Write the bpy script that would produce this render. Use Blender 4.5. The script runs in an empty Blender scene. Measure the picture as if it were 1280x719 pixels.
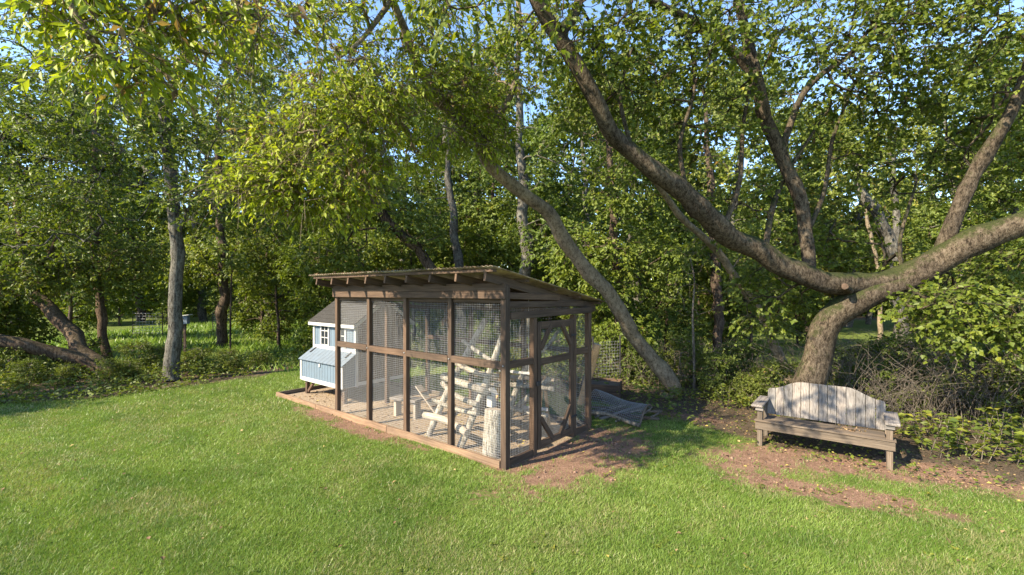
import bpy, bmesh, math
import numpy as np
from mathutils import Matrix, Vector

# ------------------------------------------------------------------ camera, sky, sun, exposure
S = bpy.context.scene
COL = S.collection
F, HY, EYE = 560.0, 366.0, 2.4          # focal length in px of a 1280 px wide frame, horizon row, eye height
cam_d = bpy.data.cameras.new('camera'); cam = bpy.data.objects.new('camera', cam_d); COL.objects.link(cam)
cam_d.sensor_width = 36.0; cam_d.lens = 36.0 * F / 1280.0; cam_d.shift_y = (HY - 359.5) / 1280.0
cam_d.clip_start = 0.05; cam_d.clip_end = 1000.0
cam.location = (0, 0, EYE); cam.rotation_euler = (math.radians(90), 0, 0)
S.camera = cam

SUN_EL = math.radians(36.0)
SUN_AZ = np.array([-0.838, -0.545]); SUN_AZ = SUN_AZ / np.linalg.norm(SUN_AZ)   # ground direction towards the sun
W = bpy.data.worlds.new('World'); S.world = W; W.use_nodes = True
nt = W.node_tree
sky = nt.nodes.new('ShaderNodeTexSky'); sky.sky_type = 'NISHITA'; sky.sun_disc = False
sky.sun_elevation = SUN_EL; sky.sun_rotation = math.atan2(SUN_AZ[0], SUN_AZ[1])
sky.air_density = 1.0; sky.dust_density = 0.3; sky.ozone_density = 3.0
bg = nt.nodes['Background']; bg.inputs['Strength'].default_value = 0.13
nt.links.new(sky.outputs[0], bg.inputs['Color'])
sun_d = bpy.data.lights.new('sun', 'SUN'); sun_d.energy = 4.6; sun_d.angle = math.radians(0.55); sun_d.color = (1.0, 0.87, 0.64)
sun = bpy.data.objects.new('sun', sun_d); COL.objects.link(sun)
to_sun = Vector((SUN_AZ[0] * math.cos(SUN_EL), SUN_AZ[1] * math.cos(SUN_EL), math.sin(SUN_EL)))
sun.rotation_euler = to_sun.to_track_quat('Z', 'Y').to_euler(); sun.location = (-20, -12, 20)
S.view_settings.view_transform = 'Standard'; S.view_settings.look = 'None'
S.view_settings.gamma = 1.0; S.view_settings.exposure = 1.8
S.render.engine = 'CYCLES'
S.cycles.max_bounces = 8; S.cycles.diffuse_bounces = 4; S.cycles.transmission_bounces = 4; S.cycles.glossy_bounces = 2
S.cycles.use_denoising = True

RNG = np.random.default_rng(11)
def P(x, y, d):                          # photo pixel at a known depth -> point
    return np.array([(x - 640.0) / F * d, d, EYE - (y - HY) / F * d])
def G(x, y):                             # photo pixel on the ground -> point
    return P(x, y, EYE * F / (y - HY))

# ------------------------------------------------------------------ materials
def mat(name):
    m = bpy.data.materials.new(name); m.use_nodes = True
    n = m.node_tree; b = n.nodes['Principled BSDF']; b.inputs['Roughness'].default_value = 0.85
    b.inputs['Specular IOR Level'].default_value = 0.25
    return m, n, b
def nd(n, kind, **kw):
    x = n.nodes.new(kind)
    for k, v in kw.items(): setattr(x, k, v)
    return x
def ramp(n, fac, stops):
    r = n.nodes.new('ShaderNodeValToRGB'); e = r.color_ramp.elements
    while len(e) < len(stops): e.new(0.5)
    for i, (p, c) in enumerate(stops):
        e[i].position = p; e[i].color = (*c, 1)
    n.links.new(fac, r.inputs[0]); return r.outputs[0]
def noise(n, scale, detail=4, stretch=None, rough=0.6, coord='Object', dist=0.0):
    t = n.nodes.new('ShaderNodeTexNoise'); t.inputs['Scale'].default_value = scale
    t.inputs['Detail'].default_value = detail; t.inputs['Roughness'].default_value = rough
    t.inputs['Distortion'].default_value = dist
    tc = n.nodes.new('ShaderNodeTexCoord'); v = tc.outputs[coord]
    oi = n.nodes.new('ShaderNodeObjectInfo')
    ad = nd(n, 'ShaderNodeVectorMath', operation='ADD')
    mu = nd(n, 'ShaderNodeVectorMath', operation='SCALE'); mu.inputs['Scale'].default_value = 37.0
    cb = n.nodes.new('ShaderNodeCombineXYZ'); n.links.new(oi.outputs['Random'], cb.inputs[1]); n.links.new(oi.outputs['Random'], cb.inputs[2])
    n.links.new(cb.outputs[0], mu.inputs[0])
    if stretch:
        mp = n.nodes.new('ShaderNodeMapping'); mp.inputs['Scale'].default_value = stretch
        n.links.new(v, mp.inputs[0]); v = mp.outputs[0]
    n.links.new(v, ad.inputs[0]); n.links.new(mu.outputs[0], ad.inputs[1])
    n.links.new(ad.outputs[0], t.inputs['Vector']); return t.outputs['Fac']
def mixc(n, fac, a, b, mode='MIX'):
    x = nd(n, 'ShaderNodeMix', data_type='RGBA', blend_type=mode)
    if isinstance(fac, float): x.inputs[0].default_value = fac
    else: n.links.new(fac, x.inputs[0])
    for i, c in ((6, a), (7, b)):
        if isinstance(c, tuple): x.inputs[i].default_value = (*c, 1)
        else: n.links.new(c, x.inputs[i])
    return x.outputs[2]
def bump(n, b, h, strength, dist):
    u = n.nodes.new('ShaderNodeBump'); u.inputs['Strength'].default_value = strength; u.inputs['Distance'].default_value = dist
    n.links.new(h, u.inputs['Height']); n.links.new(u.outputs[0], b.inputs['Normal'])
def math_(n, op, a, b):
    x = nd(n, 'ShaderNodeMath', operation=op)
    for i, c in enumerate((a, b)):
        if isinstance(c, (int, float)): x.inputs[i].default_value = c
        else: n.links.new(c, x.inputs[i])
    return x.outputs[0]

def wood(name, dark, mid, light, knots=True, rough=0.85):
    m, n, b = mat(name)
    g = noise(n, 9, 6, (0.25, 6, 6), 0.65)
    c = ramp(n, g, [(0.28, dark), (0.5, mid), (0.72, light)])
    w = noise(n, 2.2, 3, (0.6, 2, 2))
    w = ramp(n, w, [(0.3, (0.62, 0.62, 0.64)), (0.7, (1.15, 1.1, 1.05))])
    c = mixc(n, 1.0, c, w, 'MULTIPLY')
    oi = n.nodes.new('ShaderNodeObjectInfo')
    t = ramp(n, oi.outputs['Random'], [(0, (0.78, 0.8, 0.82)), (1, (1.15, 1.1, 1.05))])
    c = mixc(n, 1.0, c, t, 'MULTIPLY')
    n.links.new(c, b.inputs['Base Color']); b.inputs['Roughness'].default_value = rough
    bump(n, b, g, 0.5, 0.004); return m
M = {}
M['brown'] = wood('brown_stained_wood', (0.048, 0.032, 0.024), (0.093, 0.062, 0.044), (0.135, 0.095, 0.069))
M['tan'] = wood('tan_timber', (0.145, 0.089, 0.060), (0.246, 0.162, 0.106), (0.315, 0.221, 0.153))
M['weather'] = wood('weathered_grey_wood', (0.064, 0.057, 0.052), (0.200, 0.185, 0.176), (0.300, 0.284, 0.274))
M['seat'] = wood('weathered_brown_wood', (0.054, 0.042, 0.032), (0.122, 0.099, 0.078), (0.198, 0.167, 0.135))
M['pale'] = wood('bare_pale_wood', (0.22, 0.18, 0.14), (0.37, 0.325, 0.27), (0.50, 0.45, 0.39))
M['orange'] = wood('cut_orange_wood', (0.35, 0.2, 0.1), (0.55, 0.34, 0.17), (0.65, 0.45, 0.25))

def paint(name, c, dirt=(0.35, 0.33, 0.3), amt=0.4):
    m, n, b = mat(name)
    g = noise(n, 5, 6, (1, 1, 0.4), 0.7)
    f = ramp(n, g, [(0.45, (0, 0, 0)), (0.7, (amt, amt, amt))])
    n.links.new(mixc(n, f, c, dirt), b.inputs['Base Color']); b.inputs['Roughness'].default_value = 0.6
    bump(n, b, noise(n, 60, 3), 0.1, 0.002); return m
M['blue'] = paint('faded_blue_paint', (0.115, 0.155, 0.20), (0.10, 0.11, 0.12))
M['white'] = paint('white_paint', (0.42, 0.41, 0.40), (0.22, 0.20, 0.17))
M['greywhite'] = paint('grey_white_paint', (0.42, 0.41, 0.38), (0.3, 0.28, 0.25), 0.5)
M['bluegrey'] = paint('pale_blue_grey_paint', (0.125, 0.155, 0.19), (0.09, 0.095, 0.10), 0.5)
M['darkmetal'] = paint('dark_metal', (0.03, 0.03, 0.035), (0.08, 0.05, 0.03), 0.6)

m, n, b = mat('galvanised_wire'); b.inputs['Base Color'].default_value = (0.34, 0.34, 0.35, 1); b.inputs['Metallic'].default_value = 0.3
b.inputs['Roughness'].default_value = 0.5; M['wire'] = m
m, n, b = mat('old_dark_wire'); b.inputs['Base Color'].default_value = (0.27, 0.27, 0.28, 1); b.inputs['Metallic'].default_value = 0.3; M['darkwire'] = m
m, n, b = mat('dark_glass'); b.inputs['Base Color'].default_value = (0.02, 0.025, 0.03, 1); b.inputs['Roughness'].default_value = 0.08
b.inputs['Specular IOR Level'].default_value = 0.5; M['glass'] = m

m, n, b = mat('asphalt_shingle')
c = ramp(n, noise(n, 30, 5), [(0.3, (0.015, 0.014, 0.013)), (0.7, (0.052, 0.047, 0.043))])
n.links.new(c, b.inputs['Base Color']); bump(n, b, noise(n, 90, 2), 0.5, 0.004); M['shingle'] = m

m, n, b = mat('cream_roof_sheet')
c = ramp(n, noise(n, 3, 6, (1, 1, 1), 0.7), [(0.38, (0.11, 0.075, 0.055)), (0.52, (0.27, 0.22, 0.165)), (0.7, (0.42, 0.38, 0.31))])
n.links.new(c, b.inputs['Base Color']); b.inputs['Roughness'].default_value = 0.5
tr = n.nodes.new('ShaderNodeBsdfTranslucent'); tr.inputs[0].default_value = (0.5, 0.45, 0.3, 1)
mx = n.nodes.new('ShaderNodeMixShader'); mx.inputs[0].default_value = 0.22
n.links.new(b.outputs[0], mx.inputs[1]); n.links.new(tr.outputs[0], mx.inputs[2])
n.links.new(mx.outputs[0], n.nodes['Material Output'].inputs[0]); M['roof'] = m

def bark(name, dark, mid, light, moss=0.0, scale=1.0, stretch=(1, 1, 0.25), lichen=0.0):
    m, n, b = mat(name)
    tcb = n.nodes.new('ShaderNodeTexCoord')
    mp = n.nodes.new('ShaderNodeMapping'); mp.inputs['Scale'].default_value = stretch; n.links.new(tcb.outputs['Object'], mp.inputs[0])
    vo = nd(n, 'ShaderNodeTexVoronoi', feature='DISTANCE_TO_EDGE'); vo.inputs['Scale'].default_value = 48 * scale
    n.links.new(mp.outputs[0], vo.inputs['Vector'])
    g = noise(n, 22 * scale, 7, stretch, 0.75)
    h = math_(n, 'ADD', math_(n, 'MULTIPLY', vo.outputs['Distance'], 0.18), math_(n, 'ADD', math_(n, 'MULTIPLY', g, 0.85), math_(n, 'MULTIPLY', noise(n, 70 * scale, 4, stretch), 0.3)))
    c = ramp(n, h, [(0.49, dark), (0.59, mid), (0.72, light)])
    big = noise(n, 1.7, 4)
    c = mixc(n, 1.0, c, ramp(n, big, [(0.3, (0.6, 0.6, 0.62)), (0.7, (1.2, 1.18, 1.1))]), 'MULTIPLY')
    if lichen:
        lf = ramp(n, noise(n, 5, 5, None, 0.7), [(0.55, (0, 0, 0)), (0.66, (lichen, lichen, lichen))])
        c = mixc(n, lf, c, (0.24, 0.25, 0.22))
    if moss:
        ge = n.nodes.new('ShaderNodeNewGeometry'); sp = n.nodes.new('ShaderNodeSeparateXYZ'); n.links.new(ge.outputs['Normal'], sp.inputs[0])
        mm = math_(n, 'ADD', sp.outputs['Z'], math_(n, 'MULTIPLY', math_(n, 'SUBTRACT', noise(n, 5, 6, None, 0.75), 0.5), 2.6))
        mf = ramp(n, mm, [(0.22, (0, 0, 0)), (0.72, (moss, moss, moss))])
        mc = ramp(n, noise(n, 60, 3), [(0.3, (0.014, 0.019, 0.007)), (0.7, (0.05, 0.062, 0.018))])
        c = mixc(n, mf, c, mc)
    n.links.new(c, b.inputs['Base Color']); b.inputs['Roughness'].default_value = 0.95; b.inputs['Specular IOR Level'].default_value = 0.1
    bump(n, b, h, 1.0, 0.035); return m
M['bark_big'] = bark('furrowed_mossy_bark', (0.023, 0.018, 0.013), (0.080, 0.062, 0.046), (0.145, 0.118, 0.091), 0.9, 1.0, (1, 1, 0.45))
M['bark_smooth'] = bark('smooth_tan_bark', (0.102, 0.078, 0.054), (0.210, 0.168, 0.121), (0.296, 0.241, 0.179), 0.35, 0.7, (1, 1, 0.5))
M['bark_grey'] = bark('pale_grey_bark', (0.034, 0.030, 0.025), (0.102, 0.094, 0.082), (0.186, 0.174, 0.156), 0.1, 1.0, (1, 1, 0.3), 0.35)
M['bark_dark'] = bark('dark_brown_bark', (0.025, 0.018, 0.014), (0.08, 0.058, 0.045), (0.15, 0.115, 0.09), 0.25, 1.0)
M['bark_red'] = bark('reddish_bark', (0.035, 0.024, 0.018), (0.095, 0.066, 0.048), (0.16, 0.12, 0.09), 0.25, 1.0)
M['bark_log'] = bark('log_bark', (0.11, 0.09, 0.07), (0.31, 0.28, 0.24), (0.47, 0.44, 0.40), 0.0, 1.2)
M['twig'] = bark('dry_twig', (0.075, 0.060, 0.049), (0.165, 0.139, 0.116), (0.247, 0.217, 0.188))

def leafmat(name, stops, transl=0.4, tint=(1.5, 1.5, 0.6), objvar=0.25, rough=0.5):
    m, n, b = mat(name)
    at = n.nodes.new('ShaderNodeAttribute'); at.attribute_name = 'tint'
    c = ramp(n, at.outputs['Fac'], stops)
    oi = n.nodes.new('ShaderNodeObjectInfo')
    v = ramp(n, oi.outputs['Random'], [(0, (1 - objvar, 1 - objvar * 0.7, 1 - objvar)), (1, (1 + objvar, 1 + objvar * 0.5, 1 + objvar * 0.2))])
    c = mixc(n, 1.0, c, v, 'MULTIPLY')
    n.links.new(c, b.inputs['Base Color']); b.inputs['Roughness'].default_value = rough; b.inputs['Specular IOR Level'].default_value = 0.3
    t = n.nodes.new('ShaderNodeBsdfTranslucent'); n.links.new(mixc(n, 1.0, c, tint, 'MULTIPLY'), t.inputs[0])
    x = n.nodes.new('ShaderNodeMixShader'); x.inputs[0].default_value = transl
    n.links.new(b.outputs[0], x.inputs[1]); n.links.new(t.outputs[0], x.inputs[2])
    n.links.new(x.outputs[0], n.nodes['Material Output'].inputs[0]); return m
M['leaf_bright'] = leafmat('yellow_green_leaf', [(0.0, (0.15, 0.095, 0.05)), (0.07, (0.20, 0.14, 0.06)), (0.1, (0.146, 0.189, 0.020)), (0.5, (0.225, 0.276, 0.022)), (0.9, (0.334, 0.361, 0.029)), (1.0, (0.451, 0.378, 0.029))], 0.4, (1.3, 1.3, 0.6), 0.0)
M['leaf_mid'] = leafmat('mid_green_leaf', [(0.0, (0.188, 0.113, 0.039)), (0.04, (0.066, 0.096, 0.015)), (0.5, (0.104, 0.144, 0.021)), (0.9, (0.170, 0.201, 0.025)), (1.0, (0.281, 0.241, 0.033))], 0.4, (1.4, 1.4, 0.5), 0.1)
M['leaf_dark'] = leafmat('woodland_leaf', [(0.0, (0.294, 0.162, 0.047)), (0.03, (0.068, 0.101, 0.020)), (0.5, (0.112, 0.153, 0.028)), (0.9, (0.183, 0.214, 0.035)), (1.0, (0.319, 0.263, 0.047))], 0.35, (1.4, 1.4, 0.5), 0.22)
M['leaf_gold_lit'] = leafmat('gold_lit_far_leaf', [(0.0, (0.124, 0.112, 0.024)), (0.5, (0.207, 0.191, 0.042)), (1.0, (0.317, 0.264, 0.060))], 0.35, (1.3, 1.2, 0.5), 0.15)  # low golden sunlight on the far trees, put into the leaf colour
M['leaf_low'] = leafmat('ground_plant_leaf', [(0.0, (0.202, 0.114, 0.054)), (0.1, (0.062, 0.088, 0.022)), (0.5, (0.094, 0.127, 0.026)), (0.9, (0.156, 0.190, 0.026)), (1.0, (0.264, 0.241, 0.043))], 0.35, (1.4, 1.4, 0.5), 0.2)
M['leaf_dry'] = leafmat('fallen_dry_leaf', [(0.0, (0.09, 0.05, 0.03)), (0.5, (0.22, 0.14, 0.08)), (0.85, (0.34, 0.24, 0.12)), (1.0, (0.42, 0.33, 0.08))], 0.15, (1.2, 1.1, 0.8), 0.0, 0.8)
M['grass'] = leafmat('grass_blade', [(0.0, (0.334, 0.294, 0.152)), (0.09, (0.229, 0.235, 0.095)), (0.14, (0.075, 0.137, 0.021)), (0.4, (0.119, 0.196, 0.031)), (0.7, (0.176, 0.260, 0.046)), (1.0, (0.273, 0.343, 0.095))], 0.35, (1.2, 1.25, 0.6), 0.0, 0.4)

m, n, b = mat('ground_surface')
def attr(n, nm):
    a = n.nodes.new('ShaderNodeAttribute'); a.attribute_name = nm; return a.outputs['Fac']
f1, f2, f3 = noise(n, 40, 6, None, 0.7), noise(n, 6, 5), noise(n, 220, 3)
soil = ramp(n, f1, [(0.3, (0.095, 0.055, 0.038)), (0.5, (0.205, 0.128, 0.09)), (0.75, (0.32, 0.215, 0.16))])
soil = mixc(n, 1.0, soil, ramp(n, f2, [(0.3, (0.7, 0.68, 0.66)), (0.7, (1.15, 1.12, 1.1))]), 'MULTIPLY')
turf = ramp(n, f1, [(0.3, (0.05, 0.075, 0.015)), (0.55, (0.09, 0.125, 0.025)), (0.8, (0.15, 0.16, 0.05))])
litter = ramp(n, f1, [(0.3, (0.035, 0.026, 0.018)), (0.5, (0.08, 0.06, 0.042)), (0.75, (0.17, 0.13, 0.09))])
chips = ramp(n, noise(n, 70, 4), [(0.3, (0.13, 0.095, 0.065)), (0.5, (0.28, 0.215, 0.155)), (0.75, (0.42, 0.34, 0.25))])
wild = ramp(n, noise(n, 2.5, 6), [(0.3, (0.06, 0.085, 0.02)), (0.6, (0.11, 0.14, 0.03)), (0.8, (0.16, 0.17, 0.05))])
jit = math_(n, 'MULTIPLY', math_(n, 'SUBTRACT', noise(n, 11, 7, None, 0.8), 0.5), 1.7)
def soft(a): return ramp(n, math_(n, 'ADD', attr(n, a), jit), [(0.42, (0, 0, 0)), (0.58, (1, 1, 1))])
c = mixc(n, soft('lawn'), litter, turf)
c = mixc(n, soft('wild'), c, wild)
c = mixc(n, soft('dirt'), c, soil)
c = mixc(n, soft('chips'), c, chips)
n.links.new(c, b.inputs['Base Color']); b.inputs['Roughness'].default_value = 0.95; b.inputs['Specular IOR Level'].default_value = 0.1
bump(n, b, math_(n, 'ADD', f1, math_(n, 'MULTIPLY', f3, 0.5)), 0.8, 0.02); M['ground'] = m

# ------------------------------------------------------------------ mesh helpers
def tag(o, label=None, cat=None, group=None, kind=None):
    if label: o['label'] = label
    if cat: o['category'] = cat
    if group: o['group'] = group
    if kind: o['kind'] = kind
    return o
def empty(name, loc, rz=0.0, label=None, cat=None, group=None):
    o = bpy.data.objects.new(name, None); COL.objects.link(o); o.empty_display_size = 0.2
    o.location = tuple(float(v) for v in loc); o.rotation_euler = (0, 0, rz)
    return tag(o, label, cat, group)
def obj(name, me, material=None, parent=None, mx=None):
    o = bpy.data.objects.new(name, me); COL.objects.link(o)
    if material is not None and not me.materials: me.materials.append(material)
    if parent is not None: o.parent = parent
    if mx is not None: o.matrix_basis = mx
    return o
def mesh_np(name, v, tris, tint=None, smooth=False):
    v = np.asarray(v, np.float32); tris = np.asarray(tris, np.int32)
    k = tris.shape[1]; me = bpy.data.meshes.new(name)
    me.vertices.add(len(v)); me.vertices.foreach_set('co', v.ravel())
    me.loops.add(tris.size); me.loops.foreach_set('vertex_index', tris.ravel())
    me.polygons.add(len(tris)); me.polygons.foreach_set('loop_start', np.arange(0, tris.size, k, dtype=np.int32))
    if smooth: me.polygons.foreach_set('use_smooth', np.ones(len(tris), bool))
    if tint is not None:
        a = me.attributes.new('tint', 'FLOAT', 'FACE'); a.data.foreach_set('value', np.asarray(tint, np.float32))
    me.update(calc_edges=True); return me
_box = {}
def box_mesh(name, sx, sy, sz, bev=0.004):
    key = (name, round(sx, 4), round(sy, 4), round(sz, 4))
    if key in _box: return _box[key]
    bm = bmesh.new(); bmesh.ops.create_cube(bm, size=1.0)
    bmesh.ops.scale(bm, vec=(sx, sy, sz), verts=bm.verts)
    if bev: bmesh.ops.bevel(bm, geom=bm.edges[:], offset=min(bev, 0.3 * min(sx, sy, sz)), segments=1, affect='EDGES')
    me = bpy.data.meshes.new(name); bm.to_mesh(me); bm.free(); _box[key] = me; return me
def board(name, a, b_, w, t, material, parent, up=(0, 0, 1), bev=0.004, key=''):
    """a squared timber from a to b_; w across (sideways), t along 'up'"""
    a, b_ = Vector([float(q) for q in a]), Vector([float(q) for q in b_]); d = b_ - a; L = d.length; x = d.normalized(); u = Vector(up)
    if abs(x.dot(u)) > 0.97: u = Vector((0, 1, 0))
    y = u.cross(x).normalized(); z = x.cross(y)
    mx = Matrix((x, y, z)).transposed().to_4x4(); mx.translation = (a + b_) / 2
    me = box_mesh(name + material.name + key, L, w, t, bev)
    return obj(name, me, material, parent, mx)
def slab(name, lo, hi, material, parent, bev=0.004):
    lo, hi = Vector(lo), Vector(hi); s = hi - lo
    ax = max(range(3), key=lambda i: s[i])                     # grain along the longest side
    c = (lo + hi) / 2
    if ax == 0: a, b_, w, t, up = (lo.x, c.y, c.z), (hi.x, c.y, c.z), s.y, s.z, (0, 0, 1)
    elif ax == 1: a, b_, w, t, up = (c.x, lo.y, c.z), (c.x, hi.y, c.z), s.x, s.z, (0, 0, 1)
    else: a, b_, w, t, up = (c.x, c.y, lo.z), (c.x, c.y, hi.z), s.x, s.y, (0, 1, 0)
    return board(name, a, b_, w, t, material, parent, up, bev)
def frames(p):
    p = np.asarray(p, float); t = np.gradient(p, axis=0); t /= np.linalg.norm(t, axis=1)[:, None] + 1e-9
    ref = np.array([0.31, 0.17, 0.93]); ref = np.where(np.abs(t @ ref)[:, None] > 0.93, np.array([0.93, 0.31, 0.1]), ref)
    s = np.cross(t, ref); s /= np.linalg.norm(s, axis=1)[:, None]; return t, s, np.cross(t, s)
class Tubes:
    def __init__(self): self.v = []; self.q = []; self.n = 0
    def add(self, p, r, k=6, lump=0.0, rng=None, cap=True):
        p = np.asarray(p, float); r = np.broadcast_to(np.asarray(r, float), (len(p),)); m_ = len(p)
        t, s, u = frames(p)
        for i in range(1, m_):                                # carry the frame along so rings do not twist
            s[i] = s[i - 1] - t[i] * (s[i - 1] @ t[i]); s[i] /= np.linalg.norm(s[i]) + 1e-9
        u = np.cross(t, s)
        a = np.arange(k) / k * 2 * np.pi
        rr = r[:, None] * np.ones(k)
        if lump:
            ph = rng.uniform(0, 6.28, 6); tt = np.arange(m_)[:, None]
            rr = rr * (1 + lump * (np.sin(2 * a + ph[0] + tt * 0.23) * 0.6 + np.sin(3 * a + ph[1] - tt * 0.31) * 0.5 + np.sin(5 * a + ph[2] + tt * 0.5) * 0.25 + rng.normal(0, 0.22, (m_, k))))
        v = p[:, None] + rr[:, :, None] * (np.cos(a)[None, :, None] * s[:, None] + np.sin(a)[None, :, None] * u[:, None])
        st = self.n; j = (np.arange(k) + 1) % k
        i0 = st + (np.arange(m_ - 1)[:, None] * k + np.arange(k)[None])
        i1 = st + (np.arange(m_ - 1)[:, None] * k + j[None])
        q = np.stack([i0, i1, i1 + k, i0 + k], -1).reshape(-1, 4)
        self.v.append(v.reshape(-1, 3)); self.q.append(q); self.n += m_ * k
        if cap:
            for off, c_ in ((0, p[0]), ((m_ - 1) * k, p[-1])):
                self.v.append(c_[None]); ci = self.n; self.n += 1
                ring, nx = st + off + np.arange(k), st + off + j
                self.q.append(np.stack([ring, nx, np.full(k, ci), np.full(k, ci)], -1))
    def mesh(self, name, base=(0, 0, 0), smooth=True):
        v = np.concatenate(self.v) - np.asarray(base); q = np.concatenate(self.q)
        me = bpy.data.meshes.new(name)
        tri = q[:, 2] == q[:, 3]; cnt = np.where(tri, 3, 4).astype(np.int32)
        flat = q.ravel()[np.stack([np.ones(len(q), bool)] * 3 + [~tri], -1).ravel()].astype(np.int32)
        me.vertices.add(len(v)); me.vertices.foreach_set('co', v.astype(np.float32).ravel())
        me.loops.add(len(flat)); me.loops.foreach_set('vertex_index', flat)
        me.polygons.add(len(q)); me.polygons.foreach_set('loop_start', np.concatenate([[0], np.cumsum(cnt)[:-1]]).astype(np.int32))
        me.polygons.foreach_set('use_smooth', np.full(len(q), smooth))
        me.update(calc_edges=True); me.validate(); return me
def unit(v): return v / (np.linalg.norm(v, axis=-1, keepdims=True) + 1e-9)
def leaves_mesh(name, pos, d, nrm, L, wid, tint, base=(0, 0, 0), fold=0.18, lobed=False):
    d = unit(d); s = unit(np.cross(d, nrm)); nn = np.cross(s, d); L = L[:, None]; w = L * wid * 0.5
    pos = pos - np.asarray(base)
    a = pos; c = pos + d * L - nn * L * 0.12
    if lobed:                                                  # three-pointed leaf, four triangles
        l = pos + d * L * 0.40 + s * w * 1.02 + nn * L * 0.06; r = pos + d * L * 0.34 - s * w * 1.02 + nn * L * 0.06
        nl = pos + d * L * 0.62 + s * w * 0.58; nr = pos + d * L * 0.60 - s * w * 0.62
        v = np.stack([a, l, nl, c, nr, r], 1).reshape(-1, 3); i = (np.arange(len(pos)) * 6)[:, None]
        t = np.concatenate([i + np.array([[0, 2, 1]]), i + np.array([[0, 3, 2]]), i + np.array([[0, 4, 3]]), i + np.array([[0, 5, 4]])])
        return mesh_np(name, v, t, np.tile(tint, 4))
    m_ = pos + d * L * 0.45
    l = m_ + s * w + nn * w * fold * 2; r = m_ - s * w + nn * w * fold * 2
    v = np.stack([a, r, c, l], 1).reshape(-1, 3); i = (np.arange(len(pos)) * 4)[:, None]
    t = np.concatenate([i + np.array([[0, 1, 2]]), i + np.array([[0, 2, 3]])])
    return mesh_np(name, v, t, np.tile(tint, 2))
def spline(pts, step=0.2):
    p = np.asarray(pts, float); out = []
    q = np.vstack([2 * p[0] - p[1], p, 2 * p[-1] - p[-2]])
    for i in range(1, len(q) - 2):
        nseg = max(2, int(np.linalg.norm(q[i + 1, :3] - q[i, :3]) / step)); t = (np.arange(nseg) / nseg)[:, None]
        out.append(0.5 * (2 * q[i] + (q[i + 1] - q[i - 1]) * t + (2 * q[i - 1] - 5 * q[i] + 4 * q[i + 1] - q[i + 2]) * t ** 2 + (3 * q[i] - q[i - 1] - 3 * q[i + 1] + q[i + 2]) * t ** 3))
    out.append(p[-1:]); return np.vstack(out)

def in_blob(rng, c, r, n_):
    x = unit(rng.normal(size=(n_, 3))) * rng.uniform(0.25, 1, (n_, 1)) ** 0.45
    return np.asarray(c) + x * np.asarray(r)

def grow(limbs, targets, rng, k_trunk=12, lump=0.06, tip=0.006, up=0.15, sides=5, reach=None, crook=1.0):
    """limbs: list of (n,4) arrays x,y,z,r. Each target is joined to the nearest wood by a curved branch."""
    tb = Tubes(); pos, dr, rad = [], [], []
    for lm in limbs:
        sp = spline(lm, 0.16)
        if sp[:, 3].max() > 0.06:                              # crooks and knots
            q = np.arange(len(sp)) * 0.16; env = np.clip(q / 0.8, 0, 1) * np.clip((q[-1] - q) / 0.5, 0, 1); w_ = np.minimum(sp[:, 3], 0.2)
            for c in range(3):
                sp[:, c] += env * w_ * crook * (np.sin(q * rng.uniform(2.2, 3.4) + rng.uniform(0, 6)) * 0.30 + np.sin(q * rng.uniform(5, 8) + rng.uniform(0, 6)) * 0.13)
            for _ in range(int(q[-1] / 0.7)): sp[:, 3] *= 1 + rng.uniform(0.05, 0.2) * np.exp(-((q - rng.uniform(0.6, q[-1])) / rng.uniform(0.08, 0.2)) ** 2)
        tb.add(sp[:, :3], sp[:, 3], k_trunk if sp[:, 3].max() > 0.05 else 7, lump, rng)
        t = np.gradient(sp[:, :3], axis=0); pos += list(sp[:, :3]); dr += list(unit(t)); rad += list(sp[:, 3])
    N0 = len(pos); cap = N0 + len(targets) * 30
    Pn = np.zeros((cap, 3)); Dn = np.zeros((cap, 3)); Pn[:N0] = pos; Dn[:N0] = dr; par = np.full(cap, -1); n_ = N0
    T = np.asarray(targets)
    dist = np.array([np.min(np.sum((Pn[:N0] - t) ** 2, 1)) for t in T]); order = np.argsort(dist)
    ends, edir, chains = [], [], []
    for i in order:
        t = T[i]; e = t - Pn[:n_]; dd = np.sqrt(np.sum(e * e, 1)) + 1e-6
        cost = dd * (1.35 - 0.35 * np.sum(e * Dn[:n_], 1) / dd)
        j = int(np.argmin(cost)); L = dd[j]; p0 = Pn[j]
        if reach and L > reach: continue
        ctl = p0 + Dn[j] * L * 0.4 + np.array([0, 0, up * L]) + rng.normal(0, 0.06 * L, 3)
        k = max(2, min(28, int(L / 0.22))); s = (np.arange(1, k + 1) / k)[:, None]
        c = (1 - s) ** 2 * p0 + 2 * s * (1 - s) * ctl + s * s * t
        c[:-1] += rng.normal(0, 0.012, (k - 1, 3))
        dv = unit(np.gradient(np.vstack([p0, c]), axis=0)[1:])
        Pn[n_:n_ + k] = c; Dn[n_:n_ + k] = dv; par[n_] = j; par[n_ + 1:n_ + k] = np.arange(n_, n_ + k - 1)
        chains.append((j, n_, k)); ends.append(t); edir.append(dv[-1]); n_ += k
    area = np.zeros(n_)
    lastids = [a + k - 1 for _, a, k in chains]; area[lastids] += tip ** 2.3
    for i in range(n_ - 1, N0 - 1, -1):
        area[i] = max(area[i], tip ** 2.3)
        area[par[i]] += area[i]
    R = area ** (1 / 2.3)
    for j, a, k in chains:
        idx = np.arange(a, a + k); r = R[idx]; r0 = min(r[0] * 1.1, rad[j] * 0.8 if j < N0 else R[j])
        tb.add(np.vstack([Pn[j], Pn[idx]]), np.concatenate([[r0], r]), sides if r0 > 0.012 else 3, 0, None, False)
    return tb, np.array(ends), np.array(edir)

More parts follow.
